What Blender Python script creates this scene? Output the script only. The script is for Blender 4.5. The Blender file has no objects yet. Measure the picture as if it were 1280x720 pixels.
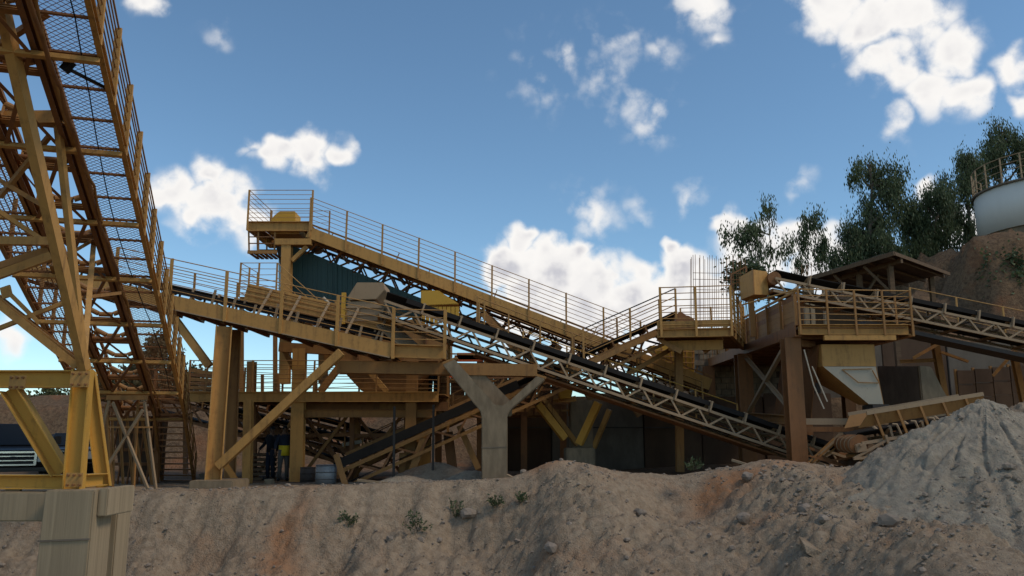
import bpy, bmesh, math, random
import numpy as np
from mathutils import Vector, Matrix

random.seed(7)
V = Vector
scene = bpy.context.scene
COL = scene.collection
R = math.radians

# ------------------------------------------------------------------ camera
FPX, PITCH, CZ = 1005.0, R(10.4), 1.6          # focal length in photo pixels, upward pitch, eye height
cam_d = bpy.data.cameras.new('camera')
cam = bpy.data.objects.new('camera', cam_d)
COL.objects.link(cam)
cam.location = (0, 0, CZ)
cam.rotation_euler = (R(90) + PITCH, 0, 0)
cam_d.sensor_width = 36
cam_d.lens = 36 * FPX / 1280
cam_d.clip_end = 6000
cam_d.clip_start = 0.1
scene.camera = cam

def ray(px, py):
    r = (px - 640) / FPX
    u = (360 - py) / FPX
    return V((r, math.cos(PITCH) - u * math.sin(PITCH), math.sin(PITCH) + u * math.cos(PITCH)))

def W(px, py, Y):
    """world point at depth Y that the survey of the photograph gives for a pixel"""
    d = ray(px, py)
    return V((0, 0, CZ)) + d * (Y / d.y)

# ------------------------------------------------------------------ light
SUN_AZ, SUN_EL = 112.0, 48.0        # degrees: azimuth clockwise from the view direction (+Y) to the right, elevation
scene.view_settings.view_transform = 'Standard'
scene.view_settings.look = 'None'
scene.view_settings.gamma = 1.0
scene.view_settings.use_curve_mapping = False
scene.view_settings.exposure = 0.22
sun_d = bpy.data.lights.new('sun', 'SUN')
sun_d.energy = 1.35
sun_d.angle = R(14)
sun_d.color = (1.0, 0.87, 0.68)
sun = bpy.data.objects.new('sun', sun_d)
COL.objects.link(sun)
sdir = V((math.sin(R(SUN_AZ)) * math.cos(R(SUN_EL)), math.cos(R(SUN_AZ)) * math.cos(R(SUN_EL)), math.sin(R(SUN_EL))))
sun.rotation_euler = sdir.to_track_quat('Z', 'Y').to_euler()
sun.location = (20, 20, 60)

# ------------------------------------------------------------------ sky with clouds
world = bpy.data.worlds.new('World')
scene.world = world
world.use_nodes = True
NT = world.node_tree
NT.nodes.clear()
def nn(tree, t, **kw):
    n = tree.nodes.new(t)
    for k, v in kw.items():
        setattr(n, k, v)
    return n
def setin(n, i, v):
    n.inputs[i].default_value = v
def mth(tree, op, a, b=None, c=None, clamp=False):
    n = tree.nodes.new('ShaderNodeMath'); n.operation = op; n.use_clamp = clamp
    for i, v in enumerate((a, b, c)):
        if v is None: continue
        if isinstance(v, (int, float)): n.inputs[i].default_value = v
        else: tree.links.new(v, n.inputs[i])
    return n.outputs[0]
def smooth(tree, x, lo, hi):
    n = tree.nodes.new('ShaderNodeMapRange'); n.interpolation_type = 'SMOOTHSTEP'
    tree.links.new(x, n.inputs[0])
    n.inputs[1].default_value = lo; n.inputs[2].default_value = hi
    n.inputs[3].default_value = 0; n.inputs[4].default_value = 1
    return n.outputs[0]

# cloud puffs: pixel of centre, radius in pixels, density at the core (crisp cumulus above 1, ragged wisps about .5)
CL = [
 # cumulus bank behind the conveyors
 (650,294,26,1.8),(632,330,40,1.9),(690,330,48,1.9),(715,316,30,1.8),(735,355,52,1.9),(665,375,75,1.7),(790,372,52,1.5),
 (840,312,22,1.7),(848,345,48,1.9),(820,395,85,1.6),(885,370,64,1.6),(795,335,30,1.0),(740,410,80,1.6),
 (918,284,34,1.8),(945,315,64,1.5),(990,292,34,1.6),(1030,325,62,1.5),(1085,330,60,1.2),
 (1158,240,30,1.3),(1205,285,54,1.1),
 # left cumulus
 (222,240,42,1.3),(262,220,38,1.4),(265,256,60,1.5),(300,275,44,1.1),(350,190,34,1.2),(390,196,42,1.4),(428,190,26,1.1),(320,178,22,.65),(235,285,34,.6),
 (172,-4,40,1.1),(268,40,20,.30),(20,412,42,.8),(300,250,36,.9),
 # top right, seen against the light
 (1035,2,58,1.1),(1085,25,64,1.25),(1140,15,68,1.25),(1192,60,56,1.1),(1112,80,54,1.15),(1160,110,58,1.2),(1208,115,46,1.1),(1125,150,36,.7),
 (1268,88,42,1.15),(1282,125,34,.9),
 (880,0,50,.7),(895,45,20,.42),
 # wisps
 (680,98,46,.32),(712,70,36,.42),(772,52,36,.40),(762,95,44,.34),(822,60,34,.36),(815,150,44,.50),(785,125,40,.30),
 (740,268,46,.52),(800,265,18,.4),(864,248,28,.46),(1002,228,24,.40),(770,330,34,.5),
]
rnd = random.Random(11)
SKY_PUFFS = []
for px, py, r, th in CL:
    d = ray(px, py).normalized()
    e = ray(px + r, py).normalized()
    SKY_PUFFS.append((d, (d - e).length, th))
for i in range(16):                              # the same fair-weather sky goes on all round
    az = 48 + i * 17 + rnd.uniform(-6, 6); el = rnd.uniform(8, 50)
    a, b = R(az), R(el)
    SKY_PUFFS.append((V((math.sin(a) * math.cos(b), math.cos(a) * math.cos(b), math.sin(b))), rnd.uniform(.10, .2), rnd.uniform(.7, 1.4)))

tc = nn(NT, 'ShaderNodeTexCoord'); DIR = tc.outputs['Generated']
n1 = nn(NT, 'ShaderNodeTexNoise'); NT.links.new(DIR, n1.inputs['Vector'])
setin(n1, 'Scale', 17); setin(n1, 'Detail', 2); setin(n1, 'Roughness', .6)
# warp the direction a little so that puffs are not round
sub = nn(NT, 'ShaderNodeVectorMath', operation='SUBTRACT'); NT.links.new(n1.outputs['Color'], sub.inputs[0]); sub.inputs[1].default_value = (.5, .5, .5)
scl = nn(NT, 'ShaderNodeVectorMath', operation='SCALE'); NT.links.new(sub.outputs[0], scl.inputs[0]); scl.inputs['Scale'].default_value = .06
wv = nn(NT, 'ShaderNodeVectorMath', operation='ADD'); NT.links.new(DIR, wv.inputs[0]); NT.links.new(scl.outputs[0], wv.inputs[1])
acc = None
for d, r, th in SKY_PUFFS:
    ds = nn(NT, 'ShaderNodeVectorMath', operation='DISTANCE'); NT.links.new(wv.outputs[0], ds.inputs[0]); ds.inputs[1].default_value = d
    k = mth(NT, 'MULTIPLY_ADD', ds.outputs['Value'], -th / r, th)      # th at the centre, 0 at the rim
    acc = k if acc is None else mth(NT, 'MAXIMUM', acc, k)
def cnoise(shift, scale, detail, rough):
    v = DIR
    if shift:
        o_ = nn(NT, 'ShaderNodeVectorMath', operation='ADD'); NT.links.new(DIR, o_.inputs[0]); o_.inputs[1].default_value = shift; v = o_.outputs[0]
    n = nn(NT, 'ShaderNodeTexNoise'); NT.links.new(v, n.inputs['Vector']); setin(n, 'Scale', scale); setin(n, 'Detail', detail); setin(n, 'Roughness', rough)
    return n.outputs['Fac']
n2 = cnoise(None, 24, 6, .58)
n3 = cnoise((.010, 0, .016), 24, 3, .55)
vo = nn(NT, 'ShaderNodeTexVoronoi', feature='F1'); NT.links.new(wv.outputs[0], vo.inputs['Vector']); setin(vo, 'Scale', 42)
den = mth(NT, 'ADD', mth(NT, 'ADD', acc, mth(NT, 'MULTIPLY_ADD', n2, 1.9, -1.12)), mth(NT, 'MULTIPLY_ADD', vo.outputs['Distance'], -.55, .36))
alpha = mth(NT, 'MULTIPLY', smooth(NT, den, -.12, .68), smooth(NT, acc, -.25, .62))
core = smooth(NT, den, .45, 1.5)
lit = smooth(NT, mth(NT, 'SUBTRACT', n2, n3), -.16, .13)
sky = nn(NT, 'ShaderNodeTexSky', sky_type='NISHITA', sun_disc=False)
sky.sun_elevation = R(SUN_EL); sky.sun_rotation = R(SUN_AZ)
sky.altitude = 1200; sky.air_density = 1.0; sky.dust_density = .35; sky.ozone_density = .6
SKY_STRENGTH = .118
tint = nn(NT, 'ShaderNodeMixRGB'); tint.blend_type = 'MULTIPLY'; tint.inputs[0].default_value = 1; tint.inputs[2].default_value = (.84, 1.03, 1.05, 1); NT.links.new(sky.outputs[0], tint.inputs[1])
bg = nn(NT, 'ShaderNodeBackground'); NT.links.new(tint.outputs[0], bg.inputs[0]); bg.inputs[1].default_value = SKY_STRENGTH
shf = mth(NT, 'MULTIPLY', core, mth(NT, 'MULTIPLY_ADD', lit, -.75, 1.0), clamp=True)
cmix = nn(NT, 'ShaderNodeMixRGB'); cmix.inputs[1].default_value = (1.0, .975, .945, 1); cmix.inputs[2].default_value = (.60, .60, .65, 1)
NT.links.new(shf, cmix.inputs[0])
cbg = nn(NT, 'ShaderNodeBackground'); NT.links.new(cmix.outputs[0], cbg.inputs[0]); cbg.inputs[1].default_value = .84
ms = nn(NT, 'ShaderNodeMixShader')
NT.links.new(alpha, ms.inputs[0]); NT.links.new(bg.outputs[0], ms.inputs[1]); NT.links.new(cbg.outputs[0], ms.inputs[2])
wo = nn(NT, 'ShaderNodeOutputWorld'); NT.links.new(ms.outputs[0], wo.inputs[0])
world.cycles.sampling_method = 'MANUAL'
world.cycles.sample_map_resolution = 512
scene.cycles.max_bounces = 5
scene.cycles.diffuse_bounces = 3
scene.cycles.use_denoising = True

# ------------------------------------------------------------------ materials
def mat_base(name):
    m = bpy.data.materials.new(name); m.use_nodes = True
    t = m.node_tree; b = t.nodes['Principled BSDF']
    return m, t, b
def noise_at(t, scale, detail=6, rough=.6, vec=None, stretch=None):
    n = t.nodes.new('ShaderNodeTexNoise'); setin(n, 'Scale', scale); setin(n, 'Detail', detail); setin(n, 'Roughness', rough)
    if vec is None:
        g = t.nodes.new('ShaderNodeNewGeometry'); vec = g.outputs['Position']
    if stretch:
        mp = t.nodes.new('ShaderNodeMapping'); mp.inputs['Scale'].default_value = stretch; t.links.new(vec, mp.inputs[0]); vec = mp.outputs[0]
    t.links.new(vec, n.inputs['Vector'])
    return n.outputs['Fac']
def mixc(t, fac, a, b, mode='MIX'):
    n = t.nodes.new('ShaderNodeMixRGB'); n.blend_type = mode
    for i, v in ((0, fac), (1, a), (2, b)):
        if isinstance(v, (int, float)): n.inputs[i].default_value = v
        elif isinstance(v, tuple): n.inputs[i].default_value = (*v, 1) if len(v) == 3 else v
        else: t.links.new(v, n.inputs[i])
    return n.outputs[0]
def add_bump(t, b, h, strength=.3, dist=.02):
    n = t.nodes.new('ShaderNodeBump'); n.inputs['Strength'].default_value = strength; n.inputs['Distance'].default_value = dist
    t.links.new(h, n.inputs['Height']); t.links.new(n.outputs[0], b.inputs['Normal'])

def steel(name, base, rust=(.13, .062, .03), amount=.45, dust=(.36, .265, .165), dusty=.6, rough=.62, scale=2.2):
    m, t, b = mat_base(name)
    big = noise_at(t, scale * .35, 3)
    fine = noise_at(t, scale * 3.2, 7, .68)
    streak = noise_at(t, scale, 5, .65, stretch=(3.2, 3.2, .35))
    info = t.nodes.new('ShaderNodeObjectInfo')
    c = mixc(t, mth(t, 'MULTIPLY', info.outputs['Random'], .5), base, tuple(v * .68 for v in base))
    c = mixc(t, mth(t, 'MULTIPLY', big, .55), c, tuple(min(1, v * 1.18 + .02) for v in base))
    edge = mth(t, 'ADD', mth(t, 'MULTIPLY', fine, .35), mth(t, 'MULTIPLY', streak, .65))
    rm = mth(t, 'MULTIPLY', smooth(t, edge, .62 - amount * .26, .84 - amount * .22), .5 + .4 * amount)
    c = mixc(t, rm, c, tuple(.55 * q + .45 * w_ * .5 for q, w_ in zip(rust, base)))
    chip = mth(t, 'MULTIPLY', smooth(t, noise_at(t, scale * 7, 4, .7), .64, .72), .6)
    c = mixc(t, chip, c, rust)
    geo = t.nodes.new('ShaderNodeNewGeometry')
    sp = t.nodes.new('ShaderNodeSeparateXYZ'); t.links.new(geo.outputs['Normal'], sp.inputs[0])
    up = smooth(t, sp.outputs['Z'], .25, .9)
    dm = mth(t, 'MULTIPLY', mth(t, 'ADD', mth(t, 'MULTIPLY', up, .9), mth(t, 'MULTIPLY', noise_at(t, 1.1, 4), .30)), dusty, clamp=True)
    c = mixc(t, dm, c, dust)
    t.links.new(c, b.inputs['Base Color'])
    b.inputs['Roughness'].default_value = rough
    b.inputs['Specular IOR Level'].default_value = .25
    add_bump(t, b, fine, .25, .012)
    return m

def plain(name, base, var=.35, rough=.85, scale=4, second=None, bump=.3, bdist=.02, metal=0, spec=.2, stretch=None):
    m, t, b = mat_base(name)
    n = noise_at(t, scale, 7, .65, stretch=stretch)
    n0 = noise_at(t, scale * .22, 4, .55, stretch=stretch)
    info = t.nodes.new('ShaderNodeObjectInfo')
    d = second or tuple(v * (1 - var) for v in base)
    c = mixc(t, smooth(t, n, .32, .68), d, base)
    c = mixc(t, mth(t, 'MULTIPLY', smooth(t, n0, .35, .7), .5), c, tuple(v * (1 - var * .8) for v in base))
    c = mixc(t, mth(t, 'MULTIPLY', info.outputs['Random'], .3), c, tuple(v * .6 for v in base))
    t.links.new(c, b.inputs['Base Color'])
    b.inputs['Roughness'].default_value = rough
    b.inputs['Metallic'].default_value = metal
    b.inputs['Specular IOR Level'].default_value = spec
    if bump: add_bump(t, b, n, bump, bdist)
    return m

M = {}
M['tan'] = steel('dusty_yellow_paint', (.46, .228, .058), amount=.62, dusty=.28, dust=(.41, .26, .13))
M['yellow'] = steel('yellow_paint', (.56, .28, .038), amount=.42, dusty=.34, dust=(.42, .30, .16))
M['amber'] = steel('amber_cover_paint', (.56, .29, .03), amount=.15, dusty=.25)
M['rail'] = steel('handrail_paint', (.42, .205, .055), amount=.55, dusty=.22)
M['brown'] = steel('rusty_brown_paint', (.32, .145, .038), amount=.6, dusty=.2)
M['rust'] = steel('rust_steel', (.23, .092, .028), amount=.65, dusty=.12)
M['dusty'] = steel('dust_caked_steel', (.33, .215, .12), amount=.4, dusty=.65, dust=(.36, .26, .165))
M['darksteel'] = steel('dark_steel', (.045, .034, .028), amount=.5, dusty=.15)
M['green'] = steel('dark_green_sheet', (.022, .052, .047), rust=(.035, .04, .034), amount=.35, dusty=.2, dust=(.13, .14, .115), rough=.5)
M['white_plate'] = steel('pale_plate', (.42, .345, .255), amount=.3, dusty=.35, dust=(.44, .35, .25))
M['rubber'] = plain('belt_rubber', (.026, .021, .018), rough=.8, var=.3, scale=3)
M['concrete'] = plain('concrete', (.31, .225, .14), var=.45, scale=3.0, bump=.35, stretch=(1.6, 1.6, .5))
M['concrete_dark'] = plain('stained_shaded_concrete', (.20, .155, .115), var=.4, scale=1.4, bump=.35, stretch=(1, 1, .5))  # stained concrete; also the wing wall's left face, its shade in the colour
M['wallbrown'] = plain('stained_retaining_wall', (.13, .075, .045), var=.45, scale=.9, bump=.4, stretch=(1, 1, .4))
M['orange'] = plain('orange_sheet', (.62, .11, .03), var=.25, rough=.6)
M['black'] = plain('black_plastic', (.012, .012, .013), rough=.45, bump=0)
M['board'] = plain('board_marked_concrete', (.42, .31, .19), var=.36, scale=2.2, bump=.5, bdist=.015, stretch=(7, 7, .16))
M['white'] = plain('tank_paint', (.74, .70, .64), var=.14, scale=.8, bump=.08, stretch=(1, 1, .3))
M['roof'] = plain('shed_roof_sheet', (.13, .10, .075), var=.4, scale=3)
M['timber'] = plain('old_timber', (.17, .105, .06), var=.45, scale=4, stretch=(.6, 5, 5))
M['barrel'] = plain('galvanised_drum', (.30, .31, .31), var=.3, scale=5, metal=.3, rough=.55)
M['clod'] = plain('dry_clod', (.30, .235, .18), var=.35, scale=5, bump=.5)
M['bark'] = plain('pale_bark', (.24, .19, .14), var=.5, scale=3, stretch=(2, 2, .4))
def leaf_mat(name, c1, c2):
    m, t, b = mat_base(name)
    n = noise_at(t, .9, 3); n3 = noise_at(t, 9, 2)
    c = mixc(t, smooth(t, mth(t, 'MULTIPLY_ADD', n3, .5, mth(t, 'MULTIPLY', n, .5)), .36, .62), c1, c2)
    t.links.new(c, b.inputs['Base Color']); b.inputs['Roughness'].default_value = .6
    b.inputs['Specular IOR Level'].default_value = .25
    tr = t.nodes.new('ShaderNodeBsdfTranslucent'); t.links.new(c, tr.inputs[0])
    mx = t.nodes.new('ShaderNodeMixShader'); mx.inputs[0].default_value = .28
    out = t.nodes['Material Output']
    t.links.new(b.outputs[0], mx.inputs[1]); t.links.new(tr.outputs[0], mx.inputs[2]); t.links.new(mx.outputs[0], out.inputs[0])
    return m
M['leaf'] = leaf_mat('eucalyptus_leaf', (.045, .062, .028), (.12, .145, .065))
M['leaf2'] = leaf_mat('olive_leaf', (.05, .06, .02), (.11, .11, .045))
M['dryleaf'] = leaf_mat('dry_leaf', (.12, .085, .04), (.17, .13, .06))

# ground: pale dust, red clay patches, grey quarry fines on the heap
def ground_mat(name, pale, dark, red, red_amt):
    m, t, b = mat_base(name)
    a = noise_at(t, .55, 6, .6); f = noise_at(t, 5.5, 9, .7); ff = noise_at(t, 26, 6, .7)
    c = mixc(t, smooth(t, f, .33, .66), dark, pale)
    c = mixc(t, mth(t, 'MULTIPLY', smooth(t, a, .5, .72), red_amt), c, red)
    c = mixc(t, mth(t, 'MULTIPLY', smooth(t, ff, .56, .72), .45), c, tuple(v * .55 for v in dark))
    at = t.nodes.new('ShaderNodeAttribute'); at.attribute_name = 'clay'
    c = mixc(t, mth(t, 'MULTIPLY', at.outputs['Fac'], smooth(t, f, .2, .6)), c, red)
    t.links.new(c, b.inputs['Base Color']); b.inputs['Roughness'].default_value = .95; b.inputs['Specular IOR Level'].default_value = .1
    h = mth(t, 'ADD', mth(t, 'MULTIPLY', f, .6), mth(t, 'MULTIPLY', ff, .4))
    for sc_, am in ((9, .22), (24, .2)):
        vo_ = t.nodes.new('ShaderNodeTexVoronoi'); vo_.inputs['Scale'].default_value = sc_; gg = t.nodes.new('ShaderNodeNewGeometry'); t.links.new(gg.outputs['Position'], vo_.inputs['Vector'])
        h = mth(t, 'ADD', h, mth(t, 'MULTIPLY', mth(t, 'MULTIPLY', vo_.outputs['Distance'], -am), smooth(t, a, .35, .6)))
    add_bump(t, b, h, 1.0, .09)
    return m
M['earth'] = ground_mat('dusty_earth', (.36, .27, .185), (.25, .18, .12), (.36, .175, .085), .4)
M['fines'] = ground_mat('grey_quarry_fines', (.365, .305, .23), (.275, .225, .168), (.33, .22, .14), .5)
M['redbank'] = ground_mat('red_brown_bank', (.20, .125, .072), (.10, .062, .038), (.26, .11, .052), .6)

# ------------------------------------------------------------------ object helpers
WM = {}                                     # world matrices of what is built, for parenting
def link(name, data, mw, parent=None):
    o = bpy.data.objects.new(name, data); COL.objects.link(o)
    WM[o] = mw.copy()
    if parent is not None:
        o.parent = parent
        o.matrix_parent_inverse = WM[parent].inverted_safe()
    o.matrix_basis = mw
    return o
def tag(o, label, cat, group=None, kind=None):
    if label: o['label'] = label
    if cat: o['category'] = cat
    if group: o['group'] = group
    if kind: o['kind'] = kind
    return o
def thing(name, label, cat, loc=(0, 0, 0), group=None):
    return tag(link(name, None, Matrix.Translation(V(loc))), label, cat, group)
I4 = Matrix.Identity(4)

PROF = {
 'box': [(-.5, -.5), (.5, -.5), (.5, .5), (-.5, .5)],
 'I': [(-.5, -.5), (.5, -.5), (.5, -.42), (.05, -.42), (.05, .42), (.5, .42), (.5, .5), (-.5, .5), (-.5, .42), (-.05, .42), (-.05, -.42), (-.5, -.42)],
 'C': [(-.5, -.5), (.5, -.5), (.5, -.43), (-.36, -.43), (-.36, .43), (.5, .43), (.5, .5), (-.5, .5)],
 'C2': [(.5, .5), (-.5, .5), (-.5, .43), (.36, .43), (.36, -.43), (-.5, -.43), (-.5, -.5), (.5, -.5)],
 'L': [(-.5, -.5), (.5, -.5), (.5, -.36), (-.36, -.36), (-.36, .5), (-.5, .5)],
 'rod': [(.5 * math.cos(i * math.pi / 4), .5 * math.sin(i * math.pi / 4)) for i in range(8)],
 'drum': [(.5 * math.cos(i * math.pi / 10), .5 * math.sin(i * math.pi / 10)) for i in range(20)],
}
CACHE = {}
def unit(shape, mat):
    k = (shape, mat)
    if k not in CACHE:
        p = PROF[shape]; n = len(p)
        vs = [(x, y, 0) for x, y in p] + [(x, y, 1) for x, y in p]
        fs = [[i, (i + 1) % n, n + (i + 1) % n, n + i] for i in range(n)] + [list(range(n))[::-1], list(range(n, 2 * n))]
        me = bpy.data.meshes.new(shape + '_' + mat); me.from_pydata(vs, [], fs); me.materials.append(M[mat])
        if shape in ('rod', 'drum'):
            for f in me.polygons[:n]: f.use_smooth = True
        CACHE[k] = me
    return CACHE[k]
def beam(name, a, b, w, h, mat, parent=None, shape='box', up=(0, 0, 1)):
    """bar from a to b; w across, h along up"""
    a, b = V(a), V(b); d = b - a; L = d.length; z = d / L
    up = V(up)
    if abs(z.dot(up.normalized())) > .995: up = V((0, -1, 0))
    x = up.cross(z).normalized(); y = z.cross(x)
    m = Matrix(((x.x * w, y.x * h, d.x, a.x), (x.y * w, y.y * h, d.y, a.y), (x.z * w, y.z * h, d.z, a.z), (0, 0, 0, 1)))
    return link(name, unit(shape, mat), m, parent)
def mesh_obj(name, vs, fs, mat, parent=None, smooth_=False, mw=None):
    me = bpy.data.meshes.new(name); me.from_pydata([tuple(v) for v in vs], [], fs)
    bm = bmesh.new(); bm.from_mesh(me); bmesh.ops.recalc_face_normals(bm, faces=bm.faces); bm.to_mesh(me); bm.free()
    me.materials.append(M[mat] if isinstance(mat, str) else mat)
    if smooth_:
        for f in me.polygons: f.use_smooth = True
    return link(name, me, mw or I4, parent)
def bm_obj(name, bm, mat, parent=None, smooth_=False, mw=None):
    bmesh.ops.recalc_face_normals(bm, faces=bm.faces)
    me = bpy.data.meshes.new(name); bm.to_mesh(me); bm.free()
    me.materials.append(M[mat] if isinstance(mat, str) else mat)
    if smooth_:
        for f in me.polygons: f.use_smooth = True
    return link(name, me, mw or I4, parent)
def prism(name, pts, vec, mat, parent=None, bevel=0):
    """polygon pts (3-D) swept by vec"""
    bm = bmesh.new(); n = len(pts); vec = V(vec)
    a = [bm.verts.new(V(p)) for p in pts]; b = [bm.verts.new(V(p) + vec) for p in pts]
    bm.faces.new(a); bm.faces.new(b[::-1])
    for i in range(n): bm.faces.new([a[i], b[i], b[(i + 1) % n], a[(i + 1) % n]])
    bmesh.ops.recalc_face_normals(bm, faces=bm.faces)
    if bevel: bmesh.ops.bevel(bm, geom=list(bm.edges), offset=bevel, segments=2, affect='EDGES')
    return bm_obj(name, bm, mat, parent)
def block(name, lo, hi, mat, parent=None, bevel=.02):
    x0, y0, z0 = lo; x1, y1, z1 = hi
    return prism(name, [(x0, y0, z0), (x1, y0, z0), (x1, y0, z1), (x0, y0, z1)], (0, y1 - y0, 0), mat, parent, bevel)

jr = random.Random(3)
def jit(s): return V((jr.uniform(-s, s), jr.uniform(-s, s), jr.uniform(-s, s)))
def handrail(parent, pts, h=1.05, nr=5, spacing=1.3, pw=.065, pd=.05, rr=.022, mat='rail', pmat=None, low=.0, upv=(0, 0, 1), first=True, tm=None, wob=.008):
    """guard rail along a polyline of foot points: top rail (part) with posts and rails (sub-parts)"""
    upv = V(upv).normalized(); pmat = pmat or mat
    pts = [V(p) for p in pts]
    for s in range(len(pts) - 1):
        a, b = pts[s], pts[s + 1]; d = b - a; n = max(1, round(d.length / spacing))
        top = beam('handrail', a + upv * h, b + upv * h, rr * 1.3, rr * 1.3, tm or mat, parent, 'rod')
        for i in range(n + 1):
            if i == 0 and s > 0: continue
            if i == 0 and not first: continue
            p = a + d * (i / n)
            q = jit(.012)
            beam('post', p - upv * low, p + upv * (h + .01) + q, pw, pd, pmat, top, 'box', up=(0, -1, 0))
        for k in range(nr):
            hh = h * (k + .75) / (nr + .75)
            for i in range(n):                     # a rail per bay: slightly bent each
                p = a + d * (i / n) + upv * hh + jit(wob); q = a + d * ((i + 1) / n) + upv * hh + jit(wob)
                beam('rail', p, q, rr, rr, mat, top, 'rod')

def frame3(a, b, toward=(0, -1, 0)):
    """frame of an inclined run: u along, s sideways (towards the given side), v up"""
    a, b = V(a), V(b); u = (b - a).normalized(); s = u.cross(V((0, 0, 1))).normalized()
    if s.dot(V(toward)) < 0: s = -s
    v = s.cross(u)
    if v.z < 0: v = -v
    return u, s, v, (b - a).length

def idler_mesh(w, mat):
    k = ('idler', round(w, 3), mat)
    if k in CACHE: return CACHE[k]
    bm = bmesh.new()
    def roll(c, ax, L, r=.055):
        m = Matrix.Translation(c) @ ax.to_track_quat('Z', 'X').to_matrix().to_4x4()
        bmesh.ops.create_cone(bm, cap_ends=True, segments=10, radius1=r, radius2=r, depth=L, matrix=m)
    roll(V((0, 0, 0)), V((1, 0, 0)), w * .36)
    for sg in (-1, 1):
        d = V((sg * math.cos(R(28)), 0, math.sin(R(28))))
        roll(V((sg * w * .19, 0, .01)) + d * w * .18, d, w * .34)
        bmesh.ops.create_cube(bm, size=1, matrix=Matrix.Translation((sg * w * .53, 0, .04)) @ Matrix.Diagonal((.04, .06, .28, 1)))
    bmesh.ops.create_cube(bm, size=1, matrix=Matrix.Translation((0, 0, -.11)) @ Matrix.Diagonal((w * 1.12, .07, .05, 1)))
    me = bpy.data.meshes.new('idler_' + mat); bm.to_mesh(me); bm.free(); me.materials.append(M[mat])
    CACHE[k] = me
    return me
def fmat(p, x, y, z):
    return Matrix(((x.x, y.x, z.x, p.x), (x.y, y.y, z.y, p.y), (x.z, y.z, z.z, p.z), (0, 0, 0, 1)))

def conveyor(root, tail, head, w, toward=(0, -1, 0), style='truss', depth=.4, side='tan', web=None, idler=1.0, belt=True, pulleys=(True, True),
             chord=.055, panel=.5, imat='dusty', bracket=None, cross='brown', belt_h=.16, ret=True, webs=.035):
    """belt conveyor carried by two side frames, top of frame on the line tail-head; returns a point function P(l, a, b)"""
    tail, head = V(tail), V(head)
    u, s, v, L = frame3(tail, head, toward)
    P = lambda l, a, b: tail + u * l + s * a + v * b
    hw = w / 2 + .10
    web = web or side
    for sg in (1, -1):
        if style == 'truss':
            tc_ = beam('chord', P(0, sg * hw, 0), P(L, sg * hw, 0), chord, chord, side, root, up=v)
            bc_ = beam('chord', P(0, sg * hw, -depth), P(L, sg * hw, -depth), chord, chord, side, root, up=v)
            n = max(2, int(L / panel))
            for i in range(n):
                l0, l1 = L * i / n, L * (i + 1) / n
                a_, b_ = (-depth, 0) if i % 2 == 0 else (0, -depth)
                beam('brace', P(l0, sg * hw, a_), P(l1, sg * hw, b_), webs, webs, web, bc_, up=v)
        else:
            beam('side_beam', P(0, sg * hw, -depth / 2), P(L, sg * hw, -depth / 2), .12, depth, side, root, 'C' if sg > 0 else 'C2', up=v)
    n = max(2, int(L / 1.1))
    for i in range(n + 1):
        l = L * i / n
        beam('cross_member', P(l, -hw, -depth), P(l, hw, -depth), .07, .07, cross, root, 'L', up=v)
    n = max(2, int(L / idler))
    for i in range(1, n):
        l = L * i / n
        link('idler', idler_mesh(w, imat), fmat(P(l, 0, .12), s, u * (1 if s.cross(u).dot(v) > 0 else -1), v), root)
        if bracket:
            beam('idler_bracket', P(l, hw + .03, -.02), P(l, hw + .03, .30), .10, .05, bracket, root, up=u)
    if belt:
        pr = [(-.52, belt_h + .05), (-.2, .05), (.2, .05), (.52, belt_h + .05), (.52, belt_h + .075), (.2, .08), (-.2, .08), (-.52, belt_h + .075)]
        vs = []; ns = max(2, int(L / .8))
        for i in range(ns + 1):
            l = L * i / ns
            for x, z in pr: vs.append(P(l, x * w, z + .10 + .012 * math.sin(i * 1.9)))
        k = len(pr); fs = []
        for i in range(ns):
            for j in range(k): fs.append([i * k + j, i * k + (j + 1) % k, (i + 1) * k + (j + 1) % k, (i + 1) * k + j])
        fs += [list(range(k)), list(range(ns * k, ns * k + k))]
        mesh_obj('belt', vs, fs, 'rubber', root)
        if ret: beam('return_belt', P(0, 0, -depth * .8), P(L, 0, -depth * .8), w, .02, 'rubber', root, up=v)
    for flag, l in zip(pulleys, (0, L)):
        if flag: beam('pulley', P(l, -w * .55, .02), P(l, w * .55, .02), .42, .42, 'rust', root, 'drum')
    return P, L, hw

# ------------------------------------------------------------------ terrain
_rs = np.random.RandomState(5)
_LAT = _rs.rand(256, 256)
def vnoise(x, y):
    xi = np.floor(x).astype(int); yi = np.floor(y).astype(int)
    fx = x - xi; fy = y - yi
    fx = fx * fx * fx * (fx * (fx * 6 - 15) + 10); fy = fy * fy * fy * (fy * (fy * 6 - 15) + 10)
    g = lambda i, j: _LAT[i & 255, j & 255]
    a = g(xi, yi) * (1 - fx) + g(xi + 1, yi) * fx; b = g(xi, yi + 1) * (1 - fx) + g(xi + 1, yi + 1) * fx
    return a * (1 - fy) + b * fy - .5
def fbm(x, y, o=5, g=.5, s=0.0):
    r = 0; a = 1.0; x = x + s * 17.3; y = y + s * 9.1
    for i in range(o):
        r = r + a * vnoise(x, y); x, y = x * 2.03 * .8 - y * 2.03 * .6 + 3.7, x * 2.03 * .6 + y * 2.03 * .8 + 1.9; a *= g
    return r
def sst(x, a, b):
    t = np.clip((x - a) / (b - a), 0, 1); return t * t * (3 - 2 * t)
EDGE = [(-400, 622), (0, 617), (150, 614), (240, 612), (300, 610), (400, 607), (500, 603), (600, 600), (640, 597), (665, 588), (688, 580), (712, 578), (740, 584), (765, 590), (800, 592), (860, 592), (890, 588), (930, 584), (960, 577), (1000, 579), (1050, 586), (1090, 584), (1500, 580)]
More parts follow.
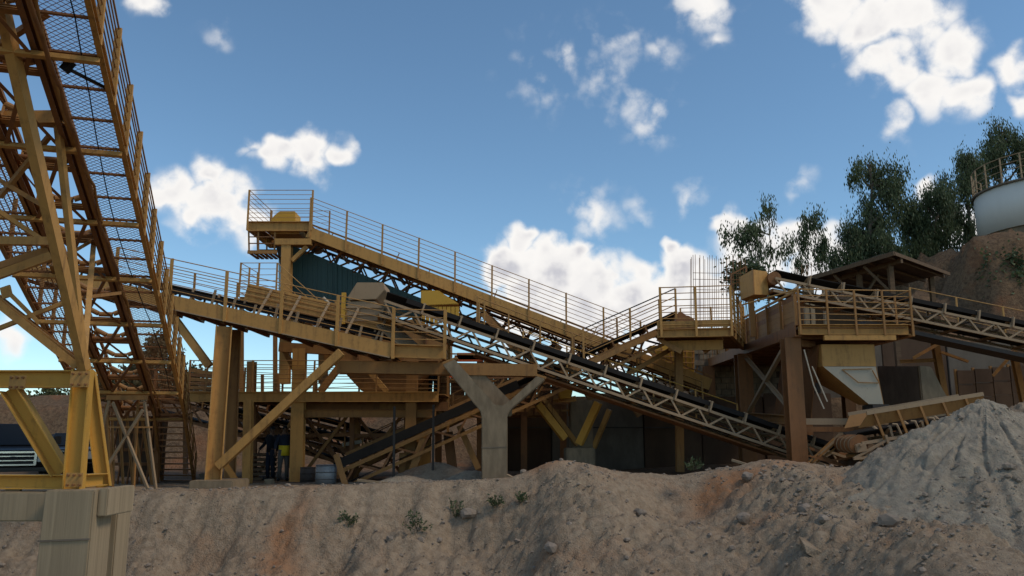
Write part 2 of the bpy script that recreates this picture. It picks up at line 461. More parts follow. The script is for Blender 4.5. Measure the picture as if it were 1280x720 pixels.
_ex = np.array([W(a, b, 20.5).x for a, b in EDGE]); _ez = np.array([W(a, b, 20.5).z for a, b in EDGE])
def H(x, y, fine=True):
    x = np.asarray(x, float); y = np.asarray(y, float)
    ye = 20.4 + .5 * fbm(x * .45, x * 0 + 3.3, 3) + .25 * fbm(x * 1.9, x * 0 + 7.7, 3)
    zt = np.interp(x, _ex, _ez)
    base = .22 + .10 * sst(x, -8, 0) + .25 * sst(x, 3, 9)
    back = base + (zt - base) * (1 - sst(y, ye + .4, ye + 2.6))
    t = np.maximum(ye - y, 0)
    right = sst(x, -1.5, 2.5)
    dl = .70 * sst(t, -.35, 2.0) + .44 * np.minimum(t, 6)
    dr = (.30 - .20 * sst(x, 3.6, 6.2) * (1 - sst(x, 7.0, 10.0))) * t + .25 * sst(t, 0, 1.2)
    z = back - (dl * (1 - right) + dr * right)
    # gullies, slumps and a hollow in the bank
    face = sst(t, .05, 1.2) * (1 - sst(t, 7, 10))
    z = z + face * (.40 * fbm(x * .5, y * .8, 4, .5, 1) + .11 * fbm(x * 1.7, y * 2.2, 5, .58, 2))
    z = z - face * .22 * np.clip(np.abs(fbm(x * .8 + 1.2 * fbm(x, y, 3), y * .5, 3, .5, 4)) * -4 + .4, 0, 1)
    z = z - .75 * np.exp(-((x - 4.2) / 1.05) ** 2 - ((y - 19.6) / .9) ** 2)
    z = z + .38 * np.exp(-((x - 6.2) / 1.3) ** 2 - ((y - 18.4) / 1.5) ** 2) + .42 * np.exp(-((x - 1.6) / 1.3) ** 2 - ((y - 18.6) / 1.4) ** 2)
    z = z - .55 * np.exp(-((x + 7.0) / .9) ** 2 - ((y - 19.0) / .8) ** 2) - .45 * np.exp(-((x + 9.2) / .8) ** 2 - ((y - 18.8) / .7) ** 2) - .40 * np.exp(-((x + 1.2) / .35) ** 2 - ((y - 19.4) / .5) ** 2) - .35 * np.exp(-((x + 4.0) / .5) ** 2 - ((y - 18.2) / .6) ** 2) + .22 * np.exp(-((x + 5.4) / .7) ** 2 - ((y - 18.4) / .9) ** 2)
    # the ground comes up again to the side the photograph was taken from
    near = sst(-y, -10.2, -6.5); z = z * (1 - near) - .1 * near
    # higher level behind the retaining wall, bank far left, hill on the right
    z = z + 2.5 * sst(y, 31.2, 31.9) * sst(x, -.9, -.3)
    z = z + 3.0 * sst(y + .8 * fbm(x * .3, y * .3, 3), 38, 41.5) * (1 - sst(x, -2, 0))
    z = z + 1.6 * sst(y, 58, 66) * (1 - sst(x, -26, -14)) + 1.0 * fbm(x * .08, y * .08, 4) * sst(y, 45, 80)
    hx = x + 1.6 * fbm(x * .22, y * .22, 4, .5, 6)
    hill = sst(hx, 12.0, 21.5) * sst(y + 2 * fbm(x * .2, y * .25, 3, .5, 8), 33.5, 43)
    z = z + 5.9 * hill * (1 - .25 * sst(y, 70, 140)) + 3.3 * hill * sst(hx + .9 * fbm(x * .8, y * .8, 3, .5, 31), 23.2, 24.6) * sst(y, 37, 40)
    z = z + 2.5 * sst(x, 11.2, 12.6) * sst(y, 29.6, 30.4) * (1 - sst(y, 31.2, 31.9)) * 0
    z = z + (1.0 * fbm(x * .5, y * .5, 6, .6, 9)) * sst(y, 34, 38) * (.4 + sst(x, 9, 16))
    if fine:
        k = .3 + .7 * face
        z = z + k * (.09 * fbm(x * 3.4, y * 3.4, 5, .62, 3) + .05 * np.clip(np.abs(fbm(x * 5, y * 5, 4, .55, 5)) * 3 - .25, 0, 1) + .05 * np.clip(fbm(x * 8, y * 8, 2, .5, 15) * 4 - .6, 0, 1))
        cr = np.abs(fbm(x * 1.8 + fbm(x * 3, y * 3, 3), y * 1.8, 3, .5, 12))
        z = z - k * .07 * np.clip(1 - cr / .018, 0, 1) * sst(fbm(x * .5, y * .5, 2, .5, 14), .0, .2)
    else:
        z = z + .10 * fbm(x * 3.4, y * 3.4, 3, .58, 3) * .4
    return z
def ground_z(x, y):
    return float(H(np.array([x]), np.array([y]))[0])

def grid_mesh(name, xs, ys, z, mat, attr=None):
    X, Y = np.meshgrid(xs, ys)
    nx, ny = len(xs), len(ys)
    co = np.stack([X, Y, z], -1).reshape(-1, 3).astype(np.float32)
    i = np.arange((ny - 1) * (nx - 1)); r = i // (nx - 1); c = i % (nx - 1); a = r * nx + c
    q = np.stack([a, a + 1, a + nx + 1, a + nx], -1).astype(np.int32)
    me = bpy.data.meshes.new(name)
    me.vertices.add(len(co)); me.vertices.foreach_set('co', co.ravel())
    me.loops.add(q.size); me.loops.foreach_set('vertex_index', q.ravel())
    me.polygons.add(len(q)); me.polygons.foreach_set('loop_start', np.arange(0, q.size, 4, dtype=np.int32)); me.polygons.foreach_set('loop_total', np.full(len(q), 4, np.int32))
    me.polygons.foreach_set('use_smooth', np.ones(len(q), bool))
    me.update(calc_edges=True); me.materials.append(M[mat])
    if attr is not None:
        at = me.attributes.new('clay', 'FLOAT', 'POINT'); at.data.foreach_set('value', attr.ravel().astype(np.float32))
    return link(name, me, I4)

xs = np.arange(-17, 17.01, .06); ys = np.arange(5, 25.01, .06)
GX, GY = np.meshgrid(xs, ys); GZ = H(GX, GY)
def patch(px, py, Y, rx, ry):
    c = W(px, py, Y); n = fbm(GX * 1.1, GY * 1.1, 4, .5, 21)
    return np.clip(1.5 * np.exp(-((GX - c.x) / rx) ** 2 - ((GY - c.y) / ry) ** 2) + 1.6 * n - .35, 0, 1) * np.exp(-((GX - c.x) / rx / 1.6) ** 2 - ((GY - c.y) / ry / 1.6) ** 2)
clay = patch(362, 660, 19.2, .55, 1.6) + patch(900, 606, 20.0, 1.0, .7) + .7 * patch(700, 584, 21.0, .9, .8) + .5 * patch(970, 590, 20.6, 1.0, .5) + .4 * patch(330, 612, 21, 1.6, .5) + .35 * patch(960, 665, 17, .6, .5)
tag(grid_mesh('ground_bank', xs, ys, GZ, 'earth', np.clip(clay, 0, 1)), None, None, kind='structure')
xs2 = np.concatenate([np.arange(-400, -60, 20), np.arange(-60, -17, 1.2), np.arange(-17, 40, .5), np.arange(40, 80, 2), np.arange(80, 420, 20)])
ys2 = np.concatenate([np.arange(-80, 4, 4), np.arange(4, 30, 1.0), np.arange(30, 33, .25), np.arange(33, 62, .5), np.arange(62, 100, 2), np.arange(100, 900, 25)])
FX, FY = np.meshgrid(xs2, ys2); FZ = H(FX, FY, False)
inside = (FX > -16.6) & (FX < 16.6) & (FY > 5.6) & (FY < 24.6)
FZ = FZ - 1.6 * inside
tag(grid_mesh('ground', xs2, ys2, FZ, 'redbank'), None, None, kind='structure')

def heap(name, label, apex, rad, slope, mat, seed, ell=1.0, res=90, group=None, rough=1.0, cat='heap', ridge=None):
    """cone of loose material with a rough skin, its skirt sunk into the ground"""
    n, m_ = res, int(res * 2.2)
    vs = []; fs = []
    rr = np.linspace(0, 1, n) ** 1.2 * rad
    th = np.linspace(0, 2 * np.pi, m_, endpoint=False)
    RR, TH = np.meshgrid(rr, th, indexing='ij')
    X = RR * np.cos(TH) * ell; Y = RR * np.sin(TH)
    D = RR.copy()
    if ridge:
        ux, uy, ln = ridge; k = np.clip(X * ux + Y * uy, 0, ln); D = np.hypot(X - k * ux, Y - k * uy)
    Z = -slope * np.sqrt(D ** 2 + .05) + slope * .22 + rough * (.24 * fbm(X * .6 + seed, Y * .6, 3, .5) * np.clip(D, 0.1, 1.2) + .07 * fbm(X * 3 + seed, Y * 3, 6, .64) + .05 * np.clip(fbm(X * 7, Y * 7 + seed, 2) * 4 - .5, 0, 1))
    gl = np.abs(fbm(TH * 3.0 + seed, RR * .25, 3)); Z = Z - rough * .10 * np.clip(1 - gl / .10, 0, 1) * np.clip(D - .4, 0, 1)
    co = np.stack([X + apex[0], Y + apex[1], Z + apex[2]], -1).reshape(-1, 3)
    for i in range(n - 1):
        for j in range(m_):
            fs.append((i * m_ + j, (i + 1) * m_ + j, (i + 1) * m_ + (j + 1) % m_, i * m_ + (j + 1) % m_))
    o = mesh_obj(name, co.tolist(), fs, mat, smooth_=True)
    return tag(o, label, cat, group)
ap = W(1230, 499, 17.4)
heap('fines_heap', 'tall grey heap of fine quarry dust at the right edge', ap, 7.6, .62, 'fines', 3.1, res=170, rough=1.0)
ap2 = W(1275, 503, 19.0)
heap('earth_heap', 'reddish earth heap rising behind the grey dust heap', ap2 + V((.6, .4, .1)), 4.6, .6, 'earth', 8.4, res=90)
def small_heap(px, py, Y, rad, mat, seed, label, slope=.55, ell=1.3):
    p = W(px, py, Y); return heap('sand_heap', label, p, rad, slope, mat, seed, ell, 30, 'small heaps under the plant', .25)
small_heap(508, 595, 22.6, .8, 'fines', 1.7, 'small pale sand mound in front of the low conveyor', .35)
small_heap(590, 588, 23.2, 1.1, 'fines', 5.1, 'sand spill heaped against the left side of the forked pier', .55)
small_heap(545, 578, 24.6, 1.3, 'earth', 6.2, 'dark earth mound under the low conveyor', .5)

def rock_mesh(seed, sub=2):
    bm = bmesh.new(); bmesh.ops.create_icosphere(bm, subdivisions=sub, radius=.5)
    r = random.Random(seed); o = V((r.uniform(0, 9), r.uniform(0, 9), r.uniform(0, 9)))
    from mathutils import noise as mn
    for v in bm.verts:
        k = 1 + .55 * mn.noise(v.co * 1.7 + o) + .25 * mn.noise(v.co * 4 + o)
        v.co = V((v.co.x * k, v.co.y * k, v.co.z * k * .7))
    me = bpy.data.meshes.new('rock'); bm.to_mesh(me); bm.free(); me.materials.append(M['clod'])
    return me
RK = [rock_mesh(i) for i in range(5)]
def put_rock(px, py, Y, size, label):
    p = W(px, py, Y); z = ground_z(p.x, p.y)
    m = Matrix.Translation((p.x, p.y, z + size * .12)) @ Matrix.Rotation(jr.uniform(0, 6), 4, 'Z') @ Matrix.Diagonal((size, size * .8, size, 1))
    return tag(link('rock', RK[jr.randrange(5)], m), label, 'rock', 'rocks lying on the bank')
def bank_depth(px, py):
    """depth at which the sight line through a pixel meets the bank"""
    d = ray(px, py); k = 9.0
    while k < 26:
        p = V((0, 0, CZ)) + d * (k / d.y)
        if p.z < ground_z(p.x, p.y): return k
        k += .06
    return 20.0
for px, py, s, lab in [(935, 600, .36, 'pale rock lying beneath the red clay patch right of centre'), (930, 651, .34, 'rounded clod on the slope left of the grey heap'), (1118, 612, .30, 'upright rock at the left foot of the grey heap'),
                       (585, 652, .40, 'dark clod wedged in the bank below the forked pier'), (1005, 640, .3, 'rock on the loose slope below the tower column'), (1030, 652, .26, 'small rock on the loose slope in front of the grey heap'),
                       (690, 690, .34, 'flat rock low in the bank near the bottom centre'), (800, 645, .28, 'rock at the lip of the gully'), (1110, 655, .34, 'reddish clod on the slope under the grey heap')]:
    put_rock(px, py, bank_depth(px, py), s, lab)
# countless clods: one mesh
bm_v = []; bm_f = []
ico = bmesh.new(); bmesh.ops.create_icosphere(ico, subdivisions=1, radius=.5)
ico.verts.ensure_lookup_table(); IV = [v.co.copy() for v in ico.verts]; IF = [[v.index for v in f.verts] for f in ico.faces]; ico.free()
cx = []; cr_ = random.Random(9)
for i in range(17000):
    x = cr_.uniform(-13, 13); y = cr_.uniform(11, 22)
    if float(vnoise(np.array([x * .6]), np.array([y * .8]))[0]) < cr_.uniform(-.35, .40 if x > 0 else .6): continue
    cx.append((x, y, min(.22, .012 + .026 * cr_.expovariate(1.0))))
for i in range(1500):                          # coarse pieces rolled to the foot of the heap
    an = cr_.uniform(2.4, 5.6); rd = 2.2 + 2.6 * cr_.random() ** .6
    cx.append((ap.x + rd * math.cos(an), ap.y + rd * math.sin(an), min(.2, .02 + .03 * cr_.expovariate(1.0))))
cz = H(np.array([c[0] for c in cx]), np.array([c[1] for c in cx]))
cz = np.maximum(cz, np.array([ap.z - .64 * math.hypot(c[0] - ap.x, c[1] - ap.y) + .1 for c in cx]))
for (x, y, s), z in zip(cx, cz):
    q = Matrix.Rotation(cr_.uniform(0, 6.3), 3, V((cr_.uniform(-1, 1), cr_.uniform(-1, 1), cr_.uniform(-1, 1))))
    b0 = len(bm_v); sq = V((1, cr_.uniform(.6, 1), cr_.uniform(.5, .9))) * s
    for v in IV:
        w = q @ (v * cr_.uniform(.75, 1.2)); bm_v.append((x + w.x * sq.x, y + w.y * sq.y, z + s * .15 + w.z * sq.z))
    bm_f += [[b0 + k for k in f] for f in IF]
tag(mesh_obj('loose_clods', bm_v, bm_f, 'clod'), 'countless small clods scattered over the dusty bank', 'gravel', kind='stuff')

# ------------------------------------------------------------------ walls and concrete of the yard
# long stained retaining wall behind the plant, cast in bays
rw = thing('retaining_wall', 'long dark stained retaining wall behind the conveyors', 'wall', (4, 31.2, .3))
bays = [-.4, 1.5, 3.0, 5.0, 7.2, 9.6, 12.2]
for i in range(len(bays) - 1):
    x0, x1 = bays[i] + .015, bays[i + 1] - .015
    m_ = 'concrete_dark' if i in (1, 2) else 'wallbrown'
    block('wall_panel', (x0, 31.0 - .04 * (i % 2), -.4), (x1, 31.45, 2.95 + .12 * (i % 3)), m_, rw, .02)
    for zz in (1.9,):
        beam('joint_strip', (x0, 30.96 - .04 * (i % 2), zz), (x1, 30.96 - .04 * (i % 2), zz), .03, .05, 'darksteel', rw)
# block pillar wall under the rebar
bw = thing('block_wall', 'unfinished grey block wall beneath the bare starter bars', 'wall', (9.5, 33.5, 3))
a0 = W(868, 455, 33.5); a1 = W(925, 425, 33.5)
for r_ in range(9):
    for c_ in range(8):
        x0 = a0.x + c_ * .42 + (.21 if r_ % 2 else 0); z0 = 3.0 + r_ * .21 * 1.15
        block('block', (x0 + .01, 33.4, z0 + .01), (x0 + .41, 33.62, z0 + .23), 'concrete', bw, .008)
block('mortar_core', (a0.x + .03, 33.44, 2.6), (a0.x + 3.3, 33.58, 5.1), 'concrete_dark', bw, 0)
# right: retaining wall below the hill, wing wall beside the hopper, sheet fence
rw2 = thing('hill_retaining_wall', 'brown retaining wall holding the hill at the right', 'wall', (18, 32.5, 1))
for i in range(5):
    x0 = 12.25 + i * 2.6
    block('wall_panel', (x0 + .015, 32.2 + .03 * (i % 2), .2), (x0 + 2.585, 32.6, 5.6 - .16 * i), 'wallbrown' if i % 2 else 'concrete_dark', rw2, .02)
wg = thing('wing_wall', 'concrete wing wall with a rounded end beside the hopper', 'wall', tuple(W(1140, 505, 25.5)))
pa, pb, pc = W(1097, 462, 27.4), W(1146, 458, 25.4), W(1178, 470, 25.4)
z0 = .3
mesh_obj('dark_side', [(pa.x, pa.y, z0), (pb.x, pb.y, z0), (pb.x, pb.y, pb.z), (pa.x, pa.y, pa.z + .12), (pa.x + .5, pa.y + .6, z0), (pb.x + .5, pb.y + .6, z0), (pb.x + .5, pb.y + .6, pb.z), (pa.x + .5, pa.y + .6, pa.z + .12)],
         [[0, 1, 2, 3], [4, 5, 6, 7], [0, 1, 5, 4], [1, 2, 6, 5], [2, 3, 7, 6], [3, 0, 4, 7]], 'concrete_dark', wg)  # left face: shade put into the colour, darker concrete than the end face
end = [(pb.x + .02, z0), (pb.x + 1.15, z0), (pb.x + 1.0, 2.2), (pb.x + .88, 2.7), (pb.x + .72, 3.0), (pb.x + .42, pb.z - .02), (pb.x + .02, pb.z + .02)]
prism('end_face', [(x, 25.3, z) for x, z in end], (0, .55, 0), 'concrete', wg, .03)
fn = thing('sheet_fence', 'low fence of weathered sheets behind the grey heap', 'fence', tuple(W(1240, 500, 28)))
for i in range(7):
    for k in range(3):
        a = W(1196 + i * 22, 463 - 2 * i, 28); z1 = a.z
        block('panel', (a.x + .012, 28 + .015 * (k % 2), z1 - .48 * (k + 1) + .012), (a.x + .60, 28.05 + .015 * (k % 2), z1 - .48 * k), 'wallbrown', fn, .006)
    beam('post', (a.x, 28.1, .3), (a.x, 28.1, z1 + .05), .08, .08, 'brown', fn)

# two big piers at the front left, with the concrete beam they carry
pr = thing('concrete_pier', 'board marked concrete pier under the yellow trestle', 'pier', (-7.0, 12.7, -2.6))
p0, p1 = W(56, 613, 12.5), W(118, 613, 12.5)
prism('shaft', [(p0.x - .05, 12.5, -3), (p1.x, 12.5, -3), (p1.x, 12.5, p1.z), (p0.x, 12.5, p0.z)], (0, .62, 0), 'board', pr, .02)
q1 = W(136, 645, 12.7)
block('corbel', (p1.x + .003, 12.62, q1.z), (q1.x, 13.5, p1.z + .02), 'board', pr, .015)
beam('pour_joint', (p0.x - .02, 12.49, .05), (p1.x, 12.49, .08), .02, .025, 'concrete_dark', pr)
pr2 = thing('rear_pier', 'narrow rear pier standing behind the board marked pier', 'pier', (-6.9, 14, -2.6))
q0, q2 = W(110, 615, 13.9), W(149, 616, 13.9)
block('shaft', (q0.x, 13.9, -3), (q2.x, 14.4, q2.z), 'board', pr2, .02)
cb = thing('concrete_beam', 'weathered concrete ground beam at the lower left edge', 'beam', (-9, 12.9, 0))
r0 = W(57, 652, 12.8)
block('beam_body', (-13.5, 12.8, r0.z), (p0.x - .004, 13.3, p0.z - .05), 'board', cb, .02)

# forked concrete pier in the middle
yp = thing('forked_pier', 'forked concrete pier carrying the truss conveyor', 'pier', tuple(W(616, 600, 22)))
c0, c1 = W(600, 597, 21.9), W(634, 597, 21.9)
zt_ = W(616, 517, 21.9).z
l0, l1 = W(553, 456, 21.9), W(571, 449, 21.9)
s0, s1 = W(671, 470, 21.9), W(682, 474, 21.9)
fk = W(624, 507, 21.9)
out = [(c0.x + .05, -.2), (c1.x, -.2), (c1.x + .0, zt_ - .05), (c1.x + .10, zt_ + .12), (s1.x, s1.z), (s0.x, s0.z), (fk.x + .30, fk.z + .14), (fk.x + .08, fk.z), (fk.x - .10, fk.z + .02), (l1.x - .06, l1.z), (l0.x, l0.z), (c0.x + .0, zt_ + .05), (c0.x + .03, zt_ - .12)]
prism('body', [(x, 21.9, z) for x, z in out], (0, 1.1, 0), 'concrete', yp, .02)
beam('pour_joint', (c0.x + .03, 21.895, zt_ - .9), (c1.x, 21.895, zt_ - .88), .01, .02, 'concrete_dark', yp)
beam('seat_plate', l0 + V((0, .35, .05)), l1 + V((0, .35, .05)), .6, .06, 'brown', yp)
beam('seat_plate', s0 + V((-.02, .35, .04)), s1 + V((.02, .35, .04)), .6, .06, 'brown', yp)
b0_, b1_, b2_ = W(578, 468, 22.9), W(598, 460, 22.9), W(640, 512, 22.9)
prism('rear_slab', [(b0_.x, 22.9, b0_.z), (b1_.x, 22.9, b1_.z), (b2_.x, 22.9, b2_.z + .2), (b2_.x, 22.9, zt_ - .05), (c0.x + .2, 22.9, zt_ - .05)], (0, .3, 0), 'concrete', yp, .03)
# second pier with its yellow V struts
vp = thing('strut_pier', 'squat concrete pier with four yellow splayed struts', 'pier', tuple(W(725, 582, 26.5)))
d0, d1 = W(707, 560, 26.5), W(744, 560, 26.5)
block('shaft', (d0.x, 26.5, -.2), (d1.x, 27.5, d0.z), 'concrete', vp, .03)
block('rear_column', (d0.x + .25, 27.6, -.2), (d1.x + .05, 28.3, W(730, 500, 27.6).z), 'concrete', vp, .03)
for (xa, ya, xb, yb, w_, y_) in [(672, 505, 706, 548, .22, 26.3), (680, 500, 722, 556, .15, 27.2), (748, 503, 724, 555, .22, 26.3), (762, 512, 742, 560, .15, 27.4)]:
    beam('strut', W(xb, yb, y_ + .3), W(xa, ya, y_), w_, w_, 'yellow' if w_ > .2 else 'tan', vp, 'box')
bs = thing('base_slab', 'low concrete footing slab under the tall tan column', 'slab', tuple(W(262, 608, 22.6)))
e0, e1 = W(236, 601, 21.9), W(291, 601, 21.9)
block('slab', (e0.x, 21.9, .0), (e1.x, 23.3, e0.z), 'concrete', bs, .03)

# ------------------------------------------------------------------ the tall conveyor rising over the left side
CONVG = 'belt conveyors of the crushing plant'
Ld = V((-.26319, .91234, -.31364))                        # direction away from the viewer, downhill
Lu = -Ld
Ls = V((.961, .277, 0)).normalized()
Lv = Ls.cross(Lu); Lv = Lv if Lv.z > 0 else -Lv
L0 = V((-9.33, 23.0, 2.55))
LP = lambda l, a, b: L0 + Lu * l + Ls * a + Lv * b
LC = thing('inclined_conveyor', 'very tall inclined conveyor gallery climbing out of frame at the left', 'conveyor', (-10.3, 24.2, 1.9), CONVG)
l0_, l1_ = -1.0, 19.0
for a, w_, h_, mm in ((0, .08, .16, 'tan'), (-.70, .07, .14, 'brown'), (-.82, .08, .16, 'rust'), (-1.68, .08, .16, 'rust'), (-1.80, .07, .14, 'brown'), (-2.5, .08, .16, 'brown')):
    beam('stringer', LP(l0_, a, -.08), LP(l1_, a, -.08), w_, h_, mm, LC, 'C', up=Lv)
for a in (-.82, -1.68):
    tcd = beam('top_chord', LP(l0_, a, .34), LP(l1_, a, .34), .06, .06, 'brown', LC, up=Lv)
    n = 17
    for i in range(n):
        la, lb = l0_ + 20 * i / n, l0_ + 20 * (i + 1) / n
        beam('brace', LP(la, a, .0), LP(la, a, .34), .04, .04, 'rust', tcd, 'L', up=Lu)
        beam('brace', LP(la, a, .34 if i % 2 else 0), LP(lb, a, 0 if i % 2 else .34), .035, .035, 'brown', tcd, 'L', up=Lv)
k = 0
l = l0_ + .1
while l < l1_:
    if k % 3 == 0:
        beam('cross_beam', LP(l, -2.5, -.22), LP(l, 0, -.22), .07, .08, 'tan', LC, 'C', up=Lv)
        beam('wind_brace', LP(l, -.86, -.20), LP(l + 2.1, -1.64, -.20), .06, .045, 'rust', LC, 'L', up=Lv)
        beam('wind_brace', LP(l, -1.64, -.20), LP(l + 2.1, -.86, -.20), .06, .045, 'rust', LC, 'L', up=Lv)
    beam('deck_angle', LP(l, -.68, -.12), LP(l, -.02, -.12), .035, .035, 'rust', LC, 'L', up=Lv)
    beam('deck_angle', LP(l, -2.48, -.12), LP(l, -1.82, -.12), .035, .035, 'rust', LC, 'L', up=Lv)
    k += 1; l += .70
l = l0_ + .4; k = 0
while l < l1_:
    beam('idler_bar', LP(l, -1.66, .0), LP(l, -.84, .0), .10, .08, 'brown', LC, 'I', up=Lv)
    link('idler', idler_mesh(.78, 'brown'), fmat(LP(l, -1.25, .14), Ls, Lv.cross(Ls), Lv), LC)
    if k % 2 == 0:
        beam('return_roller', LP(l + .35, -1.62, -.10), LP(l + .35, -.88, -.10), .10, .10, 'rust', LC, 'rod')
    k += 1; l += 1.15
# expanded metal decking: one shared panel of real diamond mesh
def mesh_panel(name, length, width, mat, pitch=.08, strand=.0075):
    vs = []; fs = []
    nx_ = max(2, int(width / .11)); ny_ = int(length / pitch)
    dx = width / nx_; dy = length / ny_
    def strip(p, q):
        d = V((q[0] - p[0], q[1] - p[1], 0)); n = V((-d.y, d.x, 0)).normalized() * strand / 2
        b = len(vs)
        for z in (0, -.004):
            vs.extend([(p[0] - n.x, p[1] - n.y, z), (p[0] + n.x, p[1] + n.y, z), (q[0] + n.x, q[1] + n.y, z), (q[0] - n.x, q[1] - n.y, z)])
        fs.extend([[b, b + 1, b + 2, b + 3], [b + 7, b + 6, b + 5, b + 4], [b + 1, b + 5, b + 6, b + 2], [b, b + 3, b + 7, b + 4]])
    for j in range(ny_):
        for i in range(nx_):
            x0, x1, xm = i * dx, (i + 1) * dx, (i + .5) * dx; y0, y1 = j * dy, (j + 1) * dy; ym = (y0 + y1) / 2
            strip((x0, ym), (xm, y1)); strip((xm, y1), (x1, ym)); strip((x0, ym), (xm, y0)); strip((xm, y0), (x1, ym))
    me = bpy.data.meshes.new(name); me.from_pydata(vs, [], fs); me.materials.append(M[mat])
    return me
MP = mesh_panel('mesh_deck', 1.4, .66, 'rust')
l = l0_ + .1
while l < l1_ - 1:
    for a in (-.68, -2.48):
        link('mesh_deck', MP, fmat(LP(l, a, -.075), Ls, Lu, Ls.cross(Lu)), LC)
    l += 1.405
handrail(LC, [LP(-.6, 0, 0), LP(l1_, 0, 0)], 1.05, 6, 1.25, .10, .035, .024, 'brown', 'tan', low=.16)
handrail(LC, [LP(-.6, -2.5, 0), LP(l1_, -2.5, 0)], 1.05, 5, 1.25, .08, .035, .024, 'rust', 'brown', low=.16)
# drooping cables tied along the gallery
def cable(name, pts, r, mat, parent=None, sag=0.0):
    """round cable through points with a little sag between them"""
    P_ = []
    for i in range(len(pts) - 1):
        a, b = V(pts[i]), V(pts[i + 1])
        for k in range(5):
            t = k / 5; P_.append(a.lerp(b, t) - V((0, 0, sag * 4 * t * (1 - t))))
    P_.append(V(pts[-1]))
    vs = []; fs = []; ns = 6
    for i, p in enumerate(P_):
        d = (P_[min(i + 1, len(P_) - 1)] - P_[max(i - 1, 0)]).normalized()
        x = d.cross(V((.3, .2, .93))).normalized(); y = d.cross(x)
        for j in range(ns):
            an = j * 2 * math.pi / ns; vs.append(p + x * r * math.cos(an) + y * r * math.sin(an))
    for i in range(len(P_) - 1):
        for j in range(ns): fs.append([i * ns + j, i * ns + (j + 1) % ns, (i + 1) * ns + (j + 1) % ns, (i + 1) * ns + j])
    fs += [list(range(ns))[::-1], list(range(len(vs) - ns, len(vs)))]
    return mesh_obj(name, vs, fs, mat, parent, True)
cr2 = random.Random(4)
cable('cable', [LP(l, -.63 + cr2.uniform(-.05, .05), -.20 + cr2.uniform(-.06, .03)) for l in np.arange(-.5, 19, 1.05)], .032, 'rust', LC, .06)
cable('cable', [LP(l, -.60 + cr2.uniform(-.05, .05), -.17) for l in np.arange(-.5, 19, 1.4)], .022, 'brown', LC, .09)
cable('cable', [LP(l, -.30 + .12 * math.sin(l * .5), -.15) for l in np.arange(1, 19, 1.5)], .010, 'black', LC, .02)
# floodlight on a short arm
fl = beam('lamp_arm', LP(13.1, .0, -.1), LP(13.55, -.42, -.2), .035, .035, 'black', LC)
bmx = bmesh.new(); bmesh.ops.create_cube(bmx, size=1, matrix=Matrix.Translation(LP(13.62, -.44, -.2)) @ Matrix.Rotation(.6, 4, 'Y') @ Matrix.Diagonal((.09, .12, .17, 1)))
bm_obj('lamp_head', bmx, 'black', fl)
# foot trestle of that gallery
FT = thing('cross_braced_trestle', 'slender cross braced trestle under the lower end of the tall conveyor', 'trestle', tuple(W(160, 610, 20.6)), 'steel trestles')
for (xa, ya, xb, yb, y0, y1) in [(180, 503, 194, 611, 20.8, 20.8), (140, 503, 184, 611, 20.7, 20.6), (178, 512, 130, 588, 20.6, 20.7), (136, 500, 124, 548, 20.9, 21.0), (172, 500, 166, 611, 22.2, 22.2), (132, 505, 140, 611, 22.4, 22.4)]:
    beam('leg' if abs(xa - xb) < 16 else 'brace', W(xb, yb, y1), W(xa, ya, y0), .085, .085, 'brown' if y0 > 22 else 'dusty', FT, 'L', up=(0, -1, 0))
beam('tie', W(134, 497, 20.9), W(186, 497, 20.9), .1, .12, 'brown', FT, 'C')
beam('tie', W(136, 534, 20.75), W(190, 534, 20.75), .04, .04, 'brown', FT)
# stair at its foot
ST = thing('access_stair', 'steep steel stair dropping from the foot of the tall conveyor', 'stair', tuple(W(222, 606, 26)), 'access stairs')
Ta, Tb = LP(-.1, 0, -.05), W(243, 604, 26.4)
Tc, Td = LP(-.1, -.78, -.05), W(203, 604, 26.4)
beam('stringer', Tb, Ta, .06, .2, 'brown', ST, 'C'); beam('stringer', Td, Tc, .06, .2, 'brown', ST, 'C')
for i in range(13):
    t = (i + .5) / 13
    beam('tread', Ta.lerp(Tb, t), Tc.lerp(Td, t), .22, .04, 'rust', ST)
handrail(ST, [Tb, Ta], .95, 3, 1.0, .05, .05, .024, 'brown')
handrail(ST, [Td, Tc], .95, 3, 1.0, .05, .05, .024, 'rust')
# shadowy lower machinery behind the trestle: bin of the tail end
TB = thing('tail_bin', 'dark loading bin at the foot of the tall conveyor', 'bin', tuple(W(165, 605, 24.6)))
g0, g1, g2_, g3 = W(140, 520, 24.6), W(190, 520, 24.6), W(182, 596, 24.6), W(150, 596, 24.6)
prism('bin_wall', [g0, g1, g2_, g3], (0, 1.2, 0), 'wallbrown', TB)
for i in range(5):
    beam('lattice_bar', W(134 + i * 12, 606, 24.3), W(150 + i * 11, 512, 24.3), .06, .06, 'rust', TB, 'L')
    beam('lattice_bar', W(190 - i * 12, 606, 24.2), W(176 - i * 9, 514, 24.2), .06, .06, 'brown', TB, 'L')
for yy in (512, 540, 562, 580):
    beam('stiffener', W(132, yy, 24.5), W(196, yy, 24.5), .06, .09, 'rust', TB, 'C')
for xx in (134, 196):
    beam('leg', W(xx, 608, 24.7), W(xx, 508, 24.7), .12, .12, 'rust', TB, 'I')

